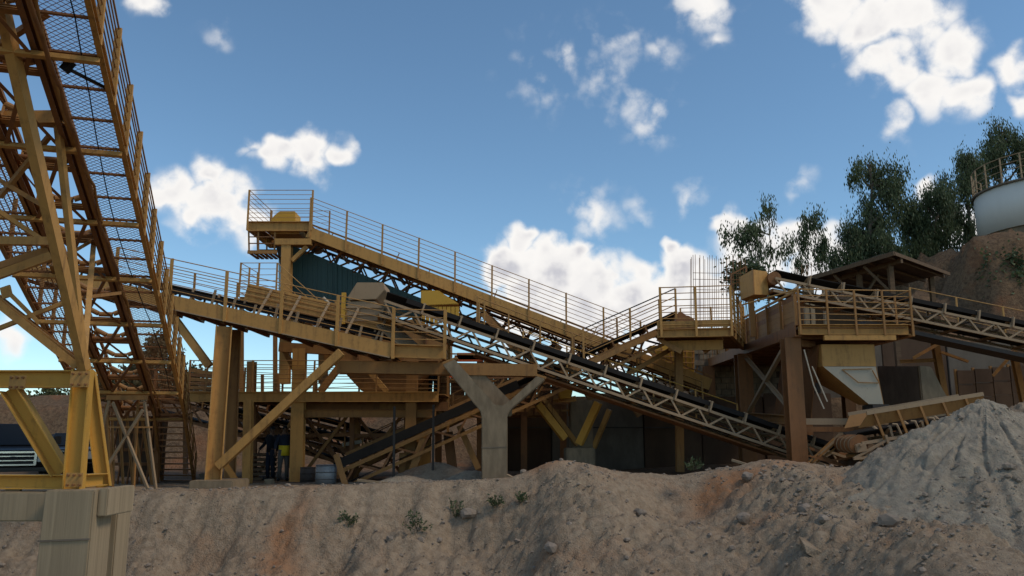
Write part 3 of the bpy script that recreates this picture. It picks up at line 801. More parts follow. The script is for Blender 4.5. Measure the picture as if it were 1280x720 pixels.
# ------------------------------------------------------------------ big yellow trestle on the pier
TG = 'steel trestles'
T = thing('yellow_trestle', 'big bright yellow trestle standing on the concrete pier', 'trestle', tuple(W(93, 612, 12.9)), TG)
YT = 12.9
beam('column', W(92, 612, YT), W(104, 462, YT), .21, .27, 'yellow', T, 'I', up=(1, .15, 0))
beam('column', W(130, 609, 14.1), W(111, 466, 14.1), .18, .22, 'yellow', T, 'I', up=(1, .3, 0))
beam('top_beam', W(-60, 474, YT + .15), W(96, 474, YT + .15), .22, .28, 'yellow', T, 'I')
beam('bottom_beam', W(-60, 602, YT + .2), W(86, 602, YT + .2), .22, .22, 'yellow', T, 'I')
beam('bottom_tie', W(101, 601, YT + .15), W(128, 599, 14.0), .18, .2, 'yellow', T, 'I')
beam('top_tie', W(112, 466, 14.1), W(106, 466, YT), .16, .16, 'tan', T, 'I')
beam('diagonal', W(76, 590, YT + .15), W(12, 484, YT + .15), .18, .26, 'yellow', T, 'C')
beam('leg', W(106, 462, YT), W(-4, -20, 9.6), .13, .17, 'tan', T, 'box', up=(0, -1, 0))
beam('strut', W(105, 452, YT + .1), W(72, 152, 11.75), .09, .10, 'tan', T, 'box')
beam('strut', W(105, 450, YT + .1), W(118, 292, 15.2), .09, .09, 'tan', T, 'box')
beam('strut', W(98, 458, YT + .05), W(-40, 348, 12.7), .12, .14, 'tan', T, 'I', up=(0, -1, 0))
beam('strut', W(97, 452, YT + .25), W(-30, 350, 14.2), .10, .12, 'brown', T, 'I', up=(0, -1, 0))
beam('head_beam', W(-120, 150, 11.6), W(82, 148, 11.75), .18, .20, 'tan', T, 'box')
beam('cross_tie', W(-80, 372, 13.2), W(64, 320, 13.8), .13, .14, 'tan', T, 'C')
beam('cross_tie', W(-60, 352, 14.2), W(60, 312, 14.8), .10, .12, 'brown', T, 'C')
beam('gusset', W(2, 367, 13.4), W(14, 363, 13.4), .04, .20, 'tan', T)
beam('brace', W(10, 364, 13.4), W(50, 404, 13.4), .07, .07, 'tan', T, 'L')
beam('brace', W(-20, 418, 13.6), W(84, 377, 13.6), .07, .07, 'tan', T, 'L')
beam('brace', W(75, 375, 13.4), W(150, 366, 15.4), .06, .06, 'brown', T, 'L')
beam('brace', W(-10, 62, 10.4), W(60, 16, 10.0), .08, .08, 'brown', T, 'L')
beam('brace', W(-30, 208, 12.2), W(62, 262, 12.4), .07, .07, 'brown', T, 'L')
beam('brace', W(0, 246, 12.4), W(62, 170, 11.9), .07, .07, 'brown', T, 'L')
beam('brace', W(62, 330, 12.5), W(118, 298, 15.2), .07, .07, 'brown', T, 'L')
beam('cross_tie', W(-80, 300, 12.5), W(64, 302, 12.6), .12, .13, 'tan', T, 'C')
beam('brace', W(-20, 252, 12.4), W(80, 318, 13.2), .07, .07, 'tan', T, 'L')
for (px_, py_, s_) in ((100, 474, .30), (93, 600, .26), (22, 478, .26)):
    g_ = W(px_, py_, YT - .19)
    gp = block('gusset_plate', (g_.x - s_ / 2, YT - .20, g_.z - s_ / 2.4), (g_.x + s_ / 2, YT - .185, g_.z + s_ / 2.4), 'tan', T, 0)
    for bx in (-.35, 0, .35):
        for bz_ in (-.28, .28):
            beam('bolt', V((g_.x + bx * s_, YT - .235, g_.z + bz_ * s_)), V((g_.x + bx * s_, YT - .20, g_.z + bz_ * s_)), .035, .035, 'rust', gp, 'rod')
block('base_plate', (W(82, 612, YT).x, YT - .25, W(90, 612, YT).z - .02), (W(132, 612, YT).x, YT + .35, W(90, 612, YT).z + .012), 'brown', T, 0)

# ------------------------------------------------------------------ conveyor B: tan walkway conveyor climbing to the left
YB = 22.5
B = thing('walkway_conveyor', 'tan conveyor with a railed walkway climbing left behind the tall gallery', 'conveyor', tuple(W(490, 605, YB)), CONVG)
ba, bb = W(492, 430, YB), W(20, 326, YB)
bu, bs_, bv, bL = frame3(ba, bb)
BP = lambda l, a, b: ba + bu * l + bs_ * a + bv * b
beam('side_beam', BP(0, 0, -.19), BP(bL, 0, -.19), .14, .38, 'tan', B, 'C2', up=bv)
beam('side_beam', BP(0, -.9, -.19), BP(bL, -.9, -.19), .12, .30, 'brown', B, 'C', up=bv)
beam('side_beam', BP(0, -2.1, -.19), BP(bL, -2.1, -.19), .14, .38, 'brown', B, 'C', up=bv)
n = 16
for i in range(n + 1):
    beam('cross_member', BP(bL * i / n, .0, -.42), BP(bL * i / n, -2.1, -.42), .09, .10, 'rust', B, 'C', up=bv)
    if i < n and i % 2 == 0:
        beam('wind_brace', BP(bL * i / n, 0, -.44), BP(bL * (i + 1) / n, -2.1, -.44), .05, .05, 'rust', B, 'L', up=bv)
for i in range(11):
    beam('floor_plate', BP(.2 + i * 1.0, -.45, -.01), BP(1.18 + i * 1.0, -.45, -.01), .84, .02, 'brown', B, up=bv)
beam('toe_strip', BP(0, .075, -.395), BP(bL, .075, -.395), .05, .03, 'dusty', B, up=bv)
sl_ = BP(0, -1.5, .25); 
n = 14
for i in range(1, n):
    l = bL * i / n
    link('idler', idler_mesh(.95, 'dusty'), fmat(BP(l, -1.5, .20), bs_, bu * (1 if bs_.cross(bu).dot(bv) > 0 else -1), bv), B)
vs = []; fs = []; prf = [(-.5, .2), (-.2, .08), (.2, .08), (.5, .2), (.5, .225), (.2, .11), (-.2, .11), (-.5, .225)]
for i in range(15):
    for x, z in prf: vs.append(BP(bL * i / 14, -1.5 + x, z + .14))
for i in range(14):
    for j in range(8): fs.append([i * 8 + j, i * 8 + (j + 1) % 8, (i + 1) * 8 + (j + 1) % 8, (i + 1) * 8 + j])
mesh_obj('belt', vs, fs + [list(range(8)), list(range(112, 120))], 'rubber', B)
beam('return_belt', BP(0, -1.5, -.3), BP(bL, -1.5, -.3), .9, .02, 'rubber', B, up=bv)
beam('edge_band', BP(0, -.98, .22), BP(bL, -.98, .22), .03, .16, 'rubber', B, up=bv)
# skirtboard planks with stays over the loading zone
sk0 = (W(476, 420, YB).x - ba.x) / bu.x; sk1 = (W(288, 378, YB).x - ba.x) / bu.x
sk = beam('skirtboard', BP(sk0, -.92, .62), BP(sk1, -.86, .66), .04, .46, 'tan', B, up=bv)
for k in range(3):
    beam('plank_edge', BP(sk0, -.89, .50 + k * .14), BP(sk1, -.83, .54 + k * .14), .03, .018, 'brown', sk, up=bv)
beam('skirtboard', BP(sk0, -2.05, .62), BP(sk1, -2.05, .66), .04, .46, 'brown', B, up=bv)
for i in range(5):
    l = sk0 + (sk1 - sk0) * (i + .3) / 5
    beam('stay', BP(l, -.55, .0), BP(l - .12, -.84, .86), .07, .05, 'dusty', B, up=(0, -1, 0))
for i in range(9):
    l = .4 + i * .62
    beam('stub_post', BP(l, -.12, 0), BP(l, -.12, .26 + .08 * (i % 3)), .06, .06, 'dusty', B)
# rail in front, with posts that run down over the beam
handrail(B, [BP(0.0, .09, 0), BP(bL - 3, .09, 0)], 1.02, 5, 1.58, .085, .05, .022, 'rail', 'tan', low=.42)
handrail(B, [BP(2.6, -2.2, 0), BP(bL - 3, -2.2, 0)], 1.02, 5, 1.58, .06, .05, .022, 'rail', 'brown', low=.3, wob=.02)
# low end bay
pe = W(556, 440, YB); pz = ba + bv * -.19
beam('bay_beam', pz, V((pe.x, YB, pz.z - .05)), .14, .38, 'tan', B, 'C2')
beam('bay_beam', V((pe.x - .07, YB + .1, pz.z - .05)), V((pe.x - .07, YB + 1.6, pz.z - .05)), .12, .32, 'tan', B, 'C')
beam('bay_floor', V((pz.x, YB + .85, pz.z + .08)), V((pe.x - .16, YB + .85, pz.z + .05)), 1.5, .03, 'brown', B)
handrail(B, [V((pz.x + .03, YB - .09, pz.z + .16)), V((pe.x, YB - .09, pz.z + .13))], 1.0, 4, 1.5, .09, .05, .024, 'rail', 'tan', low=.36)
handrail(B, [V((pe.x, YB - .09, pz.z + .13)), V((pe.x, YB + 1.5, pz.z + .13))], 1.0, 4, 1.5, .09, .05, .024, 'rail', 'tan', low=.36, first=False)
beam('soffit_beam', V((pz.x - 1.6, YB + .6, pz.z - .42)), V((pe.x + 2.6, YB + .6, pz.z - .52)), .5, .34, 'brown', B, 'box')
# grey discharge box at the head of the truss conveyor, standing over this belt
DB = thing('discharge_chute', 'dust caked steel discharge box at the upper end of the truss conveyor', 'chute', tuple(W(455, 405, 23.6)))
v_ = [W(434, 372, 23.3), W(446, 353, 23.3), W(479, 353, 23.3), W(481, 362, 23.3), W(470, 374, 23.3), W(436, 375, 23.3)]
prism('hood', v_, (0, 1.2, 0), 'dusty', DB, .015)
v_ = [W(434, 377, 23.36), W(468, 376, 23.36), W(480, 384, 23.36), W(478, 401, 23.36), W(434, 402, 23.36)]
prism('lower_box', v_, (0, 1.1, 0), 'dusty', DB, .015)
for yy in (384, 393): beam('rib', W(433, yy, 23.33), W(478, yy, 23.33), .03, .05, 'dusty', DB)
beam('orange_bracket', W(429, 405, 23.4), W(430, 366, 23.4), .12, .1, 'amber', DB)
beam('skirt', W(480, 404, 23.4), W(515, 436, 23.3), .9, .05, 'dusty', DB, up=(0, -.3, 1))

# its supports
SB = thing('support_frame', 'tall tan column with long raking braces under the walkway conveyor', 'support', tuple(W(272, 603, 22.7)), TG)
beam('column', W(266, 603, 22.6), W(280, 408, 22.6), .46, .44, 'tan', SB, 'I', up=(.93, .36, 0))
beam('brace', W(273, 583, 22.55), W(427, 440, 22.4), .22, .26, 'tan', SB, 'box', up=(0, -1, 0))
beam('brace', W(262, 458, 22.7), W(206, 382, 22.7), .2, .2, 'tan', SB, 'I', up=(0, -1, 0))
beam('brace', W(300, 608, 23.4), W(277, 574, 23.4), .12, .16, 'tan', SB, 'I', up=(0, -1, 0))
beam('rear_column', W(309, 606, 24.6), W(311, 500, 24.6), .24, .26, 'tan', SB, 'I', up=(0, -1, 0))
beam('column', W(287, 600, 24.6), W(294, 412, 24.6), .34, .34, 'brown', SB, 'I', up=(.93, .36, 0))

# ------------------------------------------------------------------ conveyor A: long truss conveyor falling to the right
YA = 22.9
A = thing('truss_conveyor', 'long lattice truss belt conveyor falling right across the centre', 'conveyor', tuple(W(985, 585, YA)), CONVG)
at_, ah = W(1044, 571, 25.3), W(480, 380, 23.1)
PA, LA, hwA = conveyor(A, at_, ah, .95, style='truss', depth=.42, side='dusty', web='dusty', idler=1.05, chord=.075, panel=.44, bracket='dusty', belt_h=.12, webs=.05, pulleys=(True, False))
# idler guard strip, rear walkway and rail
beam('belt_guard', PA(.5, hwA - .05, .22), PA(LA - .6, hwA - .05, .22), .03, .13, 'rubber', A, up=frame3(at_, ah)[2])
beam('walk_beam', PA(1.5, -1.35, -.1), PA(LA - 4.2, -1.35, -.1), .06, .12, 'tan', A, 'C')
handrail(A, [PA(2.6, -1.35, -.1), PA(LA - 4.6, -1.35, -.1)], .95, 3, 1.6, .05, .05, .026, 'tan', tm='yellow')
beam('under_strip', PA(2, -.1, -.56), PA(LA - 3, -.1, -.56), .8, .05, 'rust', A)  # flat strip added for the dark band beneath the truss

# ------------------------------------------------------------------ conveyor C: upper conveyor with the head platform
YC = 28.0
C_ = thing('upper_conveyor', 'highest tan conveyor sloping down right from a railed head platform', 'conveyor', tuple(W(880, 560, YC)), CONVG)
ct, ch = W(890, 474, YC), W(388, 284, YC)
cu, cs, cv, cL = frame3(ct, ch)
CP = lambda l, a, b: ct + cu * l + cs * a + cv * b
beam('walk_beam', CP(0, 0, -.2), CP(cL, 0, -.2), .12, .40, 'tan', C_, 'C2', up=cv)
beam('walk_beam', CP(0, -.9, -.2), CP(cL, -.9, -.2), .10, .30, 'brown', C_, 'C', up=cv)
beam('kerb_strip', CP(0, -.05, .10), CP(cL, -.05, .10), .03, .05, 'brown', C_, up=cv)
for i in range(12):
    beam('kerb_stub', CP(.6 + i * 1.25, -.05, -.02), CP(.6 + i * 1.25, -.05, .12 + (.16 if i % 3 == 0 else 0)), .03, .03, 'brown', C_)
handrail(C_, [CP(2.6, .07, 0), CP(cL, .07, 0)], 1.08, 6, 1.33, .06, .05, .020, 'rail', 'rail', low=.38)
n = 13
for i in range(n):
    beam('floor_plate', CP(cL * i / n + .01, -.45, .0), CP(cL * (i + 1) / n - .01, -.45, .0), .82, .02, 'brown', C_, up=cv)
for i in range(n + 1):
    beam('hanger', CP(cL * i / n, .0, -.42), CP(cL * i / n, -2.3, -.42), .09, .10, 'rust', C_, 'C', up=cv)
# belt truss under and behind the walkway
ct2, ch2 = CP(0, -1.65, -.35), CP(cL + .2, -1.65, -.35)
PC, LC_, hwC = conveyor(C_, ct2, ch2, 1.0, style='truss', depth=.62, side='brown', web='rust', idler=1.2, chord=.09, panel=.62, imat='rust', webs=.06, ret=True)
for i in range(16):
    beam('knee_brace', CP(.5 + i * .95, -.1, -.42), CP(1.0 + i * .95, -.85, -.92), .07, .07, 'rust', C_, 'L', up=cv)
    beam('return_frame', CP(.8 + i * .95, -1.0, -.95), CP(.8 + i * .95, -1.0, -.42), .08, .10, 'darksteel', C_, 'L', up=cu)
beam('lower_chord', CP(0, -.86, -.98), CP(cL, -.86, -.98), .09, .10, 'rust', C_, 'L', up=cv)
# head platform
hp0, hp1 = W(310, 283, YC), W(390, 286, YC)
zf = hp0.z
beam('platform_beam', V((hp0.x, YC, zf)), V((hp1.x, YC, zf)), .12, .36, 'tan', C_, 'C2')
beam('platform_beam', V((hp0.x + .06, YC + .1, zf)), V((hp0.x + .06, YC + 2.6, zf)), .12, .36, 'tan', C_, 'C')
beam('platform_beam', V((hp0.x, YC + 2.6, zf)), V((hp1.x, YC + 2.6, zf)), .12, .36, 'brown', C_, 'C')
for i in range(6):
    beam('floor_plate', V((hp0.x + .1 + i * .39, YC + .1, zf + .1)), V((hp0.x + .1 + i * .39, YC + 2.5, zf + .1)), .36, .02, 'brown', C_)
handrail(C_, [V((hp0.x, YC + 2.6, zf + .18)), V((hp0.x, YC - .07, zf + .18)), V((hp1.x, YC - .07, zf + .18))], 1.15, 6, 1.9, .06, .05, .020, 'rail', 'rail', low=.34)
handrail(C_, [V((hp0.x, YC + 2.65, zf + .18)), V((hp1.x, YC + 2.65, zf + .18))], 1.15, 4, 1.9, .05, .05, .018, 'brown', low=.3)
# slung service cage below the head
for dx in (0, .35, .95):
    for dy in (.0, 1.0):
        beam('cage_post', V((hp0.x + .02 + dx, YC + .05 + dy, zf - .18)), V((hp0.x + .08 + dx * .95, YC + .05 + dy, zf - .95)), .05, .05, 'brown', C_)
for dz in (.38, .62):
    beam('cage_rail', V((hp0.x + .04, YC + .03, zf - dz)), V((hp0.x + 1.0, YC + .03, zf - dz)), .035, .035, 'rust', C_)
    beam('cage_rail', V((hp0.x + .04, YC + 1.05, zf - dz)), V((hp0.x + 1.0, YC + 1.05, zf - dz)), .035, .035, 'rust', C_)
for k in range(6):
    beam('cage_floor', V((hp0.x + .08 + k * .17, YC, zf - .95)), V((hp0.x + .08 + k * .17, YC + 1.1, zf - .95)), .10, .04, 'rust', C_)
beam('cage_edge', V((hp0.x + .05, YC - .02, zf - .95)), V((hp0.x + 1.1, YC - .02, zf - .95)), .05, .12, 'brown', C_)
# drive cover with rounded shoulder
cvp = [W(338, 281, YC + .4), W(339, 274, YC + .4), W(343, 269, YC + .4), W(349, 264, YC + .4), W(369, 264, YC + .4), W(369, 281, YC + .4)]
prism('drive_cover', cvp, (0, .8, 0), 'amber', C_, .02)
block('drive_base', (W(336, 290, YC).x, YC + .2, zf - .22), (W(372, 290, YC).x, YC + 1.5, zf + .02), 'tan', C_, .01)
beam('head_pulley', CP(cL + .15, -1.1, -.3), CP(cL + .15, -2.2, -.3), .55, .55, 'rust', C_, 'drum')

# post with bracket under the head
HS = thing('head_support', 'single tan post with a bracketed cap under the upper head platform', 'support', tuple(W(358, 600, YC)), TG)
beam('column', W(356, 480, YC + .1), W(359, 306, YC + .1), .34, .30, 'tan', HS, 'I', up=(0, -1, 0))
beam('cap_beam', W(345, 303, YC + .05), W(390, 303, YC + .05), .28, .22, 'tan', HS, 'box')
beam('knee_brace', W(365, 326, YC + .1), W(384, 308, YC + .1), .14, .14, 'tan', HS, 'box', up=(0, -1, 0))
beam('column', W(404, 480, YC + 2.2), W(404, 330, YC + 2.2), .30, .30, 'brown', HS, 'I', up=(0, -1, 0))

# green clad screen house
G_ = thing('green_screen_house', 'dark green sheet clad chute hanging under the upper conveyor', 'chute', tuple(W(430, 400, YC + .6)))
xs_ = np.linspace(353, 526, 8)
def top_y(x): return max(303, 305 + (x - 366) * (371 - 305) / (526 - 366) + 2)
yg = YC + .75
for i in range(7):
    xa, xb = xs_[i] - .2, xs_[i + 1] + .2
    off = .0 if i % 2 else -.035
    prism('sheet', [W(xa, 396, yg + off), W(xb, 396, yg + off), W(xb, top_y(xb), yg + off), W(xa, top_y(xa), yg + off)], (0, .03, 0), 'green', G_)
    for k in range(1, 4):
        xr = xa + (xb - xa) * k / 4
        beam('sheet_rib', W(xr, 395, yg + off - .01), W(xr, top_y(xr) + 1, yg + off - .01), .05, .03, 'green', G_, up=(0, -1, 0))
for i in range(2):
    d = .9 * i
    prism('end_sheet', [W(352, 396, yg + .02) + V((-.30 * i - .02, d, 0)), W(352, 305, yg + .02) + V((-.30 * i - .02, d, .02)), W(352, 305, yg + .02) + V((-.30 * i - .32, d + .88, .02)), W(352, 396, yg + .02) + V((-.30 * i - .32, d + .88, 0))], (.03, .012, 0), 'green', G_)
for xx in (420, 470):
    beam('seam', W(xx, 396, yg - .08), W(xx, top_y(xx), yg - .08), .06, .04, 'green', G_)
prism('front_lip', [W(344, 303, YC + 1.0), W(352, 302, YC + 1.0), W(356, 350, YC + 1.0), W(350, 330, YC + 1.0)], (0, .9, 0), 'darksteel', G_)

# small railed platform left of it with a short stair
K = thing('small_platform', 'small railed platform left of the green chute', 'platform', tuple(W(320, 600, 26.4)), 'railed platforms')
ka, kb = W(299, 375, 26.4), W(345, 377, 26.4)
zk = ka.z
beam('edge_beam', V((ka.x, 26.4, zk)), V((kb.x, 26.4, zk)), .10, .2, 'tan', K, 'C2')
beam('floor_plate', V((ka.x, 27.2, zk + .08)), V((kb.x + 1.2, 27.2, zk + .08)), 1.5, .03, 'tan', K)
handrail(K, [V((ka.x + .05, 28.0, zk + .1)), V((ka.x, 26.35, zk + .1)), V((kb.x, 26.35, zk + .1))], 1.15, 5, .75, .05, .05, .02, 'rail')
handrail(K, [V((kb.x, 26.35, zk + .1)), W(396, 418, 26.3)], 1.15, 4, 1.3, .05, .05, .022, 'rail', first=False)
handrail(K, [W(396, 418, 26.3), W(440, 420, 26.3)], 1.15, 4, .7, .05, .05, .02, 'rail', first=False)
for xx in (302, 344): beam('leg', W(xx, 490, 26.5), W(xx, 378, 26.5), .12, .12, 'brown', K, 'I')
block('motor_box', (W(362, 420, 26.9).x, 26.9, W(362, 404, 26.9).z), (W(392, 420, 26.9).x, 27.6, W(362, 378, 26.9).z), 'tan', K, .02)
# screening machine behind the skirtboards
SM = thing('vibrating_screen', 'dusty screening machine behind the skirtboards', 'machine', tuple(W(470, 480, 26.6)))
prism('body', [W(404, 452, 26.2), W(404, 416, 26.2), W(520, 398, 26.2), W(560, 420, 26.2), W(560, 452, 26.2)], (0, 2.0, 0), 'brown', SM, .03)
prism('under_hopper', [W(418, 452, 26.5), W(548, 452, 26.5), W(510, 489, 26.5), W(452, 489, 26.5)], (0, 1.5, 0), 'brown', SM, .02)
for k in range(5):
    beam('rib', W(420 + k * 28, 450, 26.15), W(422 + k * 28, 410 - k * 2, 26.15), .06, .07, 'rust', SM)
cable('hose', [W(404, 372, 26.0), W(412, 380, 26.0), W(408, 392, 26.0), W(416, 402, 26.0)], .05, 'white_plate', SM)
# amber cover with fluted apron
AC = thing('amber_cover', 'bright amber machine cover under the upper conveyor', 'cover', tuple(W(549, 402, 26.8)))
prism('hood', [W(526, 382, 26.8), W(526, 363, 26.8), W(548, 363, 26.8), W(574, 380, 26.8)], (0, 1.0, 0), 'amber', AC, .02)
for k in range(9):
    xx = 527 + k * 5.3
    beam('flute', W(xx + 2.2, 404, 26.88), W(xx + 2.2, 383.5, 26.88), .12, .08, 'amber', AC, up=(0, -1, 0))
# ladder with small landing beside it
LD = thing('ladder', 'narrow steel ladder behind the truss conveyor', 'ladder', tuple(W(604, 415, 26.6)))
for xx in (599, 605.5): beam('rail', W(xx, 418, 26.6), W(xx, 377, 26.6), .05, .05, 'rail', LD)
for k in range(8): beam('rung', W(599, 414 - k * 5, 26.6), W(605.5, 414 - k * 5, 26.6), .03, .03, 'rail', LD, 'rod')

# ------------------------------------------------------------------ lower platform I with columns
YI = 25.6
IP = thing('lower_platform', 'long low steel platform with wavy handrails behind the tan column', 'platform', tuple(W(372, 604, YI)), 'railed platforms')
ia, ib = W(236, 496, YI), W(548, 497, YI)
zi = ia.z
beam('edge_beam', V((ia.x, YI, zi)), V((ib.x, YI, zi)), .14, .32, 'tan', IP, 'C2')
beam('edge_beam', V((ia.x, YI + 2.6, zi)), V((ib.x + 1, YI + 2.6, zi)), .14, .32, 'brown', IP, 'C')
for i in range(9):
    beam('floor_plate', V((ia.x + .45 + i * .9, YI + .1, zi + .08)), V((ia.x + .45 + i * .9, YI + 2.5, zi + .08)), .86, .03, 'brown', IP)
    beam('joist', V((ia.x + .45 + i * .9, YI + .1, zi - .1)), V((ia.x + .45 + i * .9, YI + 2.5, zi - .1)), .08, .12, 'rust', IP, 'I')
handrail(IP, [V((ia.x, YI - .05, zi + .16)), V((ib.x, YI - .05, zi + .16))], .98, 6, 1.9, .05, .05, .022, 'brown', wob=.03)
handrail(IP, [V((ia.x - .5, YI + 2.7, zi + .16)), V((ib.x + 1, YI + 2.7, zi + .16))], .98, 5, 1.3, .06, .05, .02, 'brown', wob=.05)
for xx, y_, tp, w_ in ((371, YI + .2, 436, .40), (512, YI + .3, 450, .34), (311, YI + 2.2, 452, .26), (442, YI + 2.4, 500, .28), (528, YI + 2.4, 450, .5)):
    beam('column', W(xx, 604, y_), W(xx + 4, tp, y_), w_, .3, 'tan' if w_ > .35 else 'brown', IP, 'I', up=(0, -1, 0))
beam('lower_beam', W(372, 517, YI + .3), W(545, 517, YI + .3), .22, .24, 'brown', IP, 'I')
beam('lower_beam', W(372, 508, YI + .9), W(560, 508, YI + .9), .12, .3, 'rust', IP, 'C')
beam('cap_beam', W(350, 434, YI + .3), W(420, 438, YI + .3), .3, .3, 'brown', IP)
beam('raker', W(356, 438, YI + .4), W(372, 470, YI + .4), .12, .16, 'brown', IP)
beam('raker', W(400, 490, YI + .5), W(428, 454, YI + .5), .2, .24, 'brown', IP, up=(0, -1, 0))
beam('raker', W(484, 490, YI + .5), W(458, 460, YI + .5), .16, .18, 'tan', IP, up=(0, -1, 0))
block('tray', (W(470, 485, YI).x, YI + .8, W(470, 510, YI).z), (W(512, 485, YI).x, YI + 1.6, W(470, 503, YI).z), 'brown', IP, .01)
for xx in (270, 290, 328, 348, 395):
    beam('rear_post', W(xx, 494, YI + 3.2), W(xx, 462 + (xx % 7), YI + 3.2), .10, .08, 'brown', IP)

# conveyor N: dark low conveyor falling right below that platform
NN = thing('dark_low_conveyor', 'dim lattice conveyor falling right beneath the low platform', 'conveyor', tuple(W(430, 600, 28.5)), CONVG)
PN, LN, hN = conveyor(NN, W(436, 560, 28.3), W(205, 498, 28.3), .9, style='truss', depth=.5, side='rust', web='rust', chord=.09, panel=.6, idler=1.2, imat='rust', webs=.06)
handrail(NN, [PN(0, .7, 0), PN(LN, .7, 0)], .8, 2, 1.5, .05, .05, .03, 'brown')
beam('end_plate', W(428, 556, 27.7), W(452, 552, 27.7), .1, .12, 'white_plate', NN)
beam('second_chord', W(434, 586, 27.6), W(330, 532, 27.6), .09, .09, 'rust', NN)
beam('second_chord', W(420, 570, 27.8), W(318, 524, 27.8), .09, .09, 'rust', NN)

# dark lattice behind it
N2 = thing('dark_cross_truss', 'second dim lattice truss crossing behind the low conveyor', 'truss', tuple(W(470, 600, 30)), CONVG)
PN2, LN2, _h = conveyor(N2, W(480, 552, 29.6), W(290, 503, 29.6), .8, style='truss', depth=.7, side='rust', web='darksteel', chord=.10, panel=.7, idler=1.4, imat='rust', webs=.07)
for i in range(6):
    beam('hanger', W(318 + i * 26, 548 + 4 * (i % 2), 29.2), W(322 + i * 26, 505, 29.2), .08, .08, 'rust', N2, 'L')
TS = thing('timber_stack', 'stack of brown boards behind the low platform near the stair', 'timber', tuple(W(262, 490, 29.2)))
for i in range(6):
    a_ = W(224 + 3 * i, 490 - 5.4 * i, 29.2); b_ = W(302 - 4 * i - 7 * (i % 2), 491 - 4.6 * i, 29.2)
    beam('board', a_, b_, .5, .12, 'brown' if i % 2 else 'rust', TS)
for xx in (232, 285): beam('bearer', W(xx, 604, 29.2), W(xx, 493, 29.2), .14, .14, 'rust', TS)

# sheeted crusher house closing the middle of the plant, braced columns under the platform
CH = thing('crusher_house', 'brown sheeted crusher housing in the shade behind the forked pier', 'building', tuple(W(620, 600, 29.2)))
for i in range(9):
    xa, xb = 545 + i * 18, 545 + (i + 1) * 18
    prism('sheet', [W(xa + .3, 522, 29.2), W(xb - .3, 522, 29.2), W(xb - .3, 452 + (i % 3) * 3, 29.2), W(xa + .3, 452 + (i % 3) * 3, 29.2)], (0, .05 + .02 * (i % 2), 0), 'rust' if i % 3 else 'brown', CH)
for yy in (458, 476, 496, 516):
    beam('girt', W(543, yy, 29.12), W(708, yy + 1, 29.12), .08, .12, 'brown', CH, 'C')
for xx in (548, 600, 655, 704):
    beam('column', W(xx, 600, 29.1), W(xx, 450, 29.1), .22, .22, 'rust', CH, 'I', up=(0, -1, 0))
XB = thing('braced_bay', 'cross braced bay of brown steelwork under the low platform', 'frame', tuple(W(450, 604, 27.2)), TG)
for (xa, xb) in ((374, 440), (440, 508), (318, 374)):
    beam('brace', W(xa, 600, 27.2), W(xb, 512, 27.2), .10, .10, 'brown', XB, 'L')
    beam('brace', W(xb, 600, 27.3), W(xa, 512, 27.3), .10, .10, 'rust', XB, 'L')
    beam('tie', W(xa, 545, 27.4), W(xb, 543, 27.4), .09, .12, 'rust', XB, 'C')
for xx in (318, 374, 440, 508):
    beam('post', W(xx, 604, 27.25), W(xx, 508, 27.25), .14, .14, 'rust', XB, 'I', up=(0, -1, 0))
R2 = thing('rear_walkway', 'dark railed walkway rising right behind the low conveyor', 'walkway', tuple(W(450, 600, 26.6)), 'railed platforms')
ra, rb = W(452, 582, 27.6), W(640, 492, 27.6)
beam('stringer', ra, rb, .08, .2, 'brown', R2, 'C'); beam('stringer', ra + V((0, .7, 0)), rb + V((0, .7, 0)), .08, .2, 'rust', R2, 'C')
for i in range(22):
    p = ra.lerp(rb, (i + .5) / 22); beam('tread', p, p + V((0, .7, 0)), .18, .03, 'rust', R2)
handrail(R2, [ra, rb], .95, 3, 1.2, .05, .05, .028, 'brown')
handrail(R2, [ra + V((0, .75, 0)), rb + V((0, .75, 0))], .95, 3, 1.2, .05, .05, .028, 'rust')

# conveyor E: low conveyor climbing right to the railed head platform
YE = 25.7
E_ = thing('rising_conveyor', 'dark low conveyor climbing right behind the forked pier to the railed head platform', 'conveyor', tuple(W(424, 598, YE)), CONVG)
et, eh = W(424, 590, YE), W(846, 402, YE + .7)
PE, LE, hE = conveyor(E_, et, eh, .95, style='truss', depth=.5, side='brown', web='rust', chord=.10, panel=.62, idler=1.1, imat='rust', belt_h=.14, webs=.06)
eu, es, ev, _ = frame3(et, eh)
beam('belt_guard', PE(.2, hE - .03, .22), PE(LE * .52, hE - .03, .22), .03, .28, 'rubber', E_, up=ev)
beam('side_plank', PE(.0, hE + .02, -.02), PE(LE * .5, hE + .02, -.02), .05, .10, 'tan', E_, up=ev)
beam('side_plank', PE(.0, hE + .02, -.5), PE(LE * .5, hE + .02, -.5), .05, .10, 'tan', E_, up=ev)
beam('side_plank', PE(.3, -hE - .1, .42), PE(LE * .55, -hE - .1, .42), .05, .14, 'brown', E_, up=ev)
handrail(E_, [PE(LE * .70, hE + .45, .05), PE(LE - .3, hE + .45, .05)], 1.0, 3, 1.4, .06, .05, .03, 'rail', tm='darksteel')
handrail(E_, [PE(LE * .70, -hE - .5, .05), PE(LE - .3, -hE - .5, .05)], 1.0, 3, 1.4, .06, .05, .026, 'brown')
beam('walk_beam', PE(LE * .66, hE + .45, -.1), PE(LE, hE + .45, -.1), .08, .16, 'brown', E_, 'C', up=ev)
beam('walk_beam', PE(LE * .66, hE + .1, -.1), PE(LE, hE + .1, -.1), .08, .16, 'tan', E_, 'C', up=ev)
for i in range(7):
    beam('walk_joist', PE(LE * (.68 + .045 * i), hE + .06, -.16), PE(LE * (.68 + .045 * i), hE + .48, -.16), .06, .06, 'rust', E_, 'L')
for xx, yy, tp in ((562, 24.9, 520), (500, 24.7, 560)):
    pass
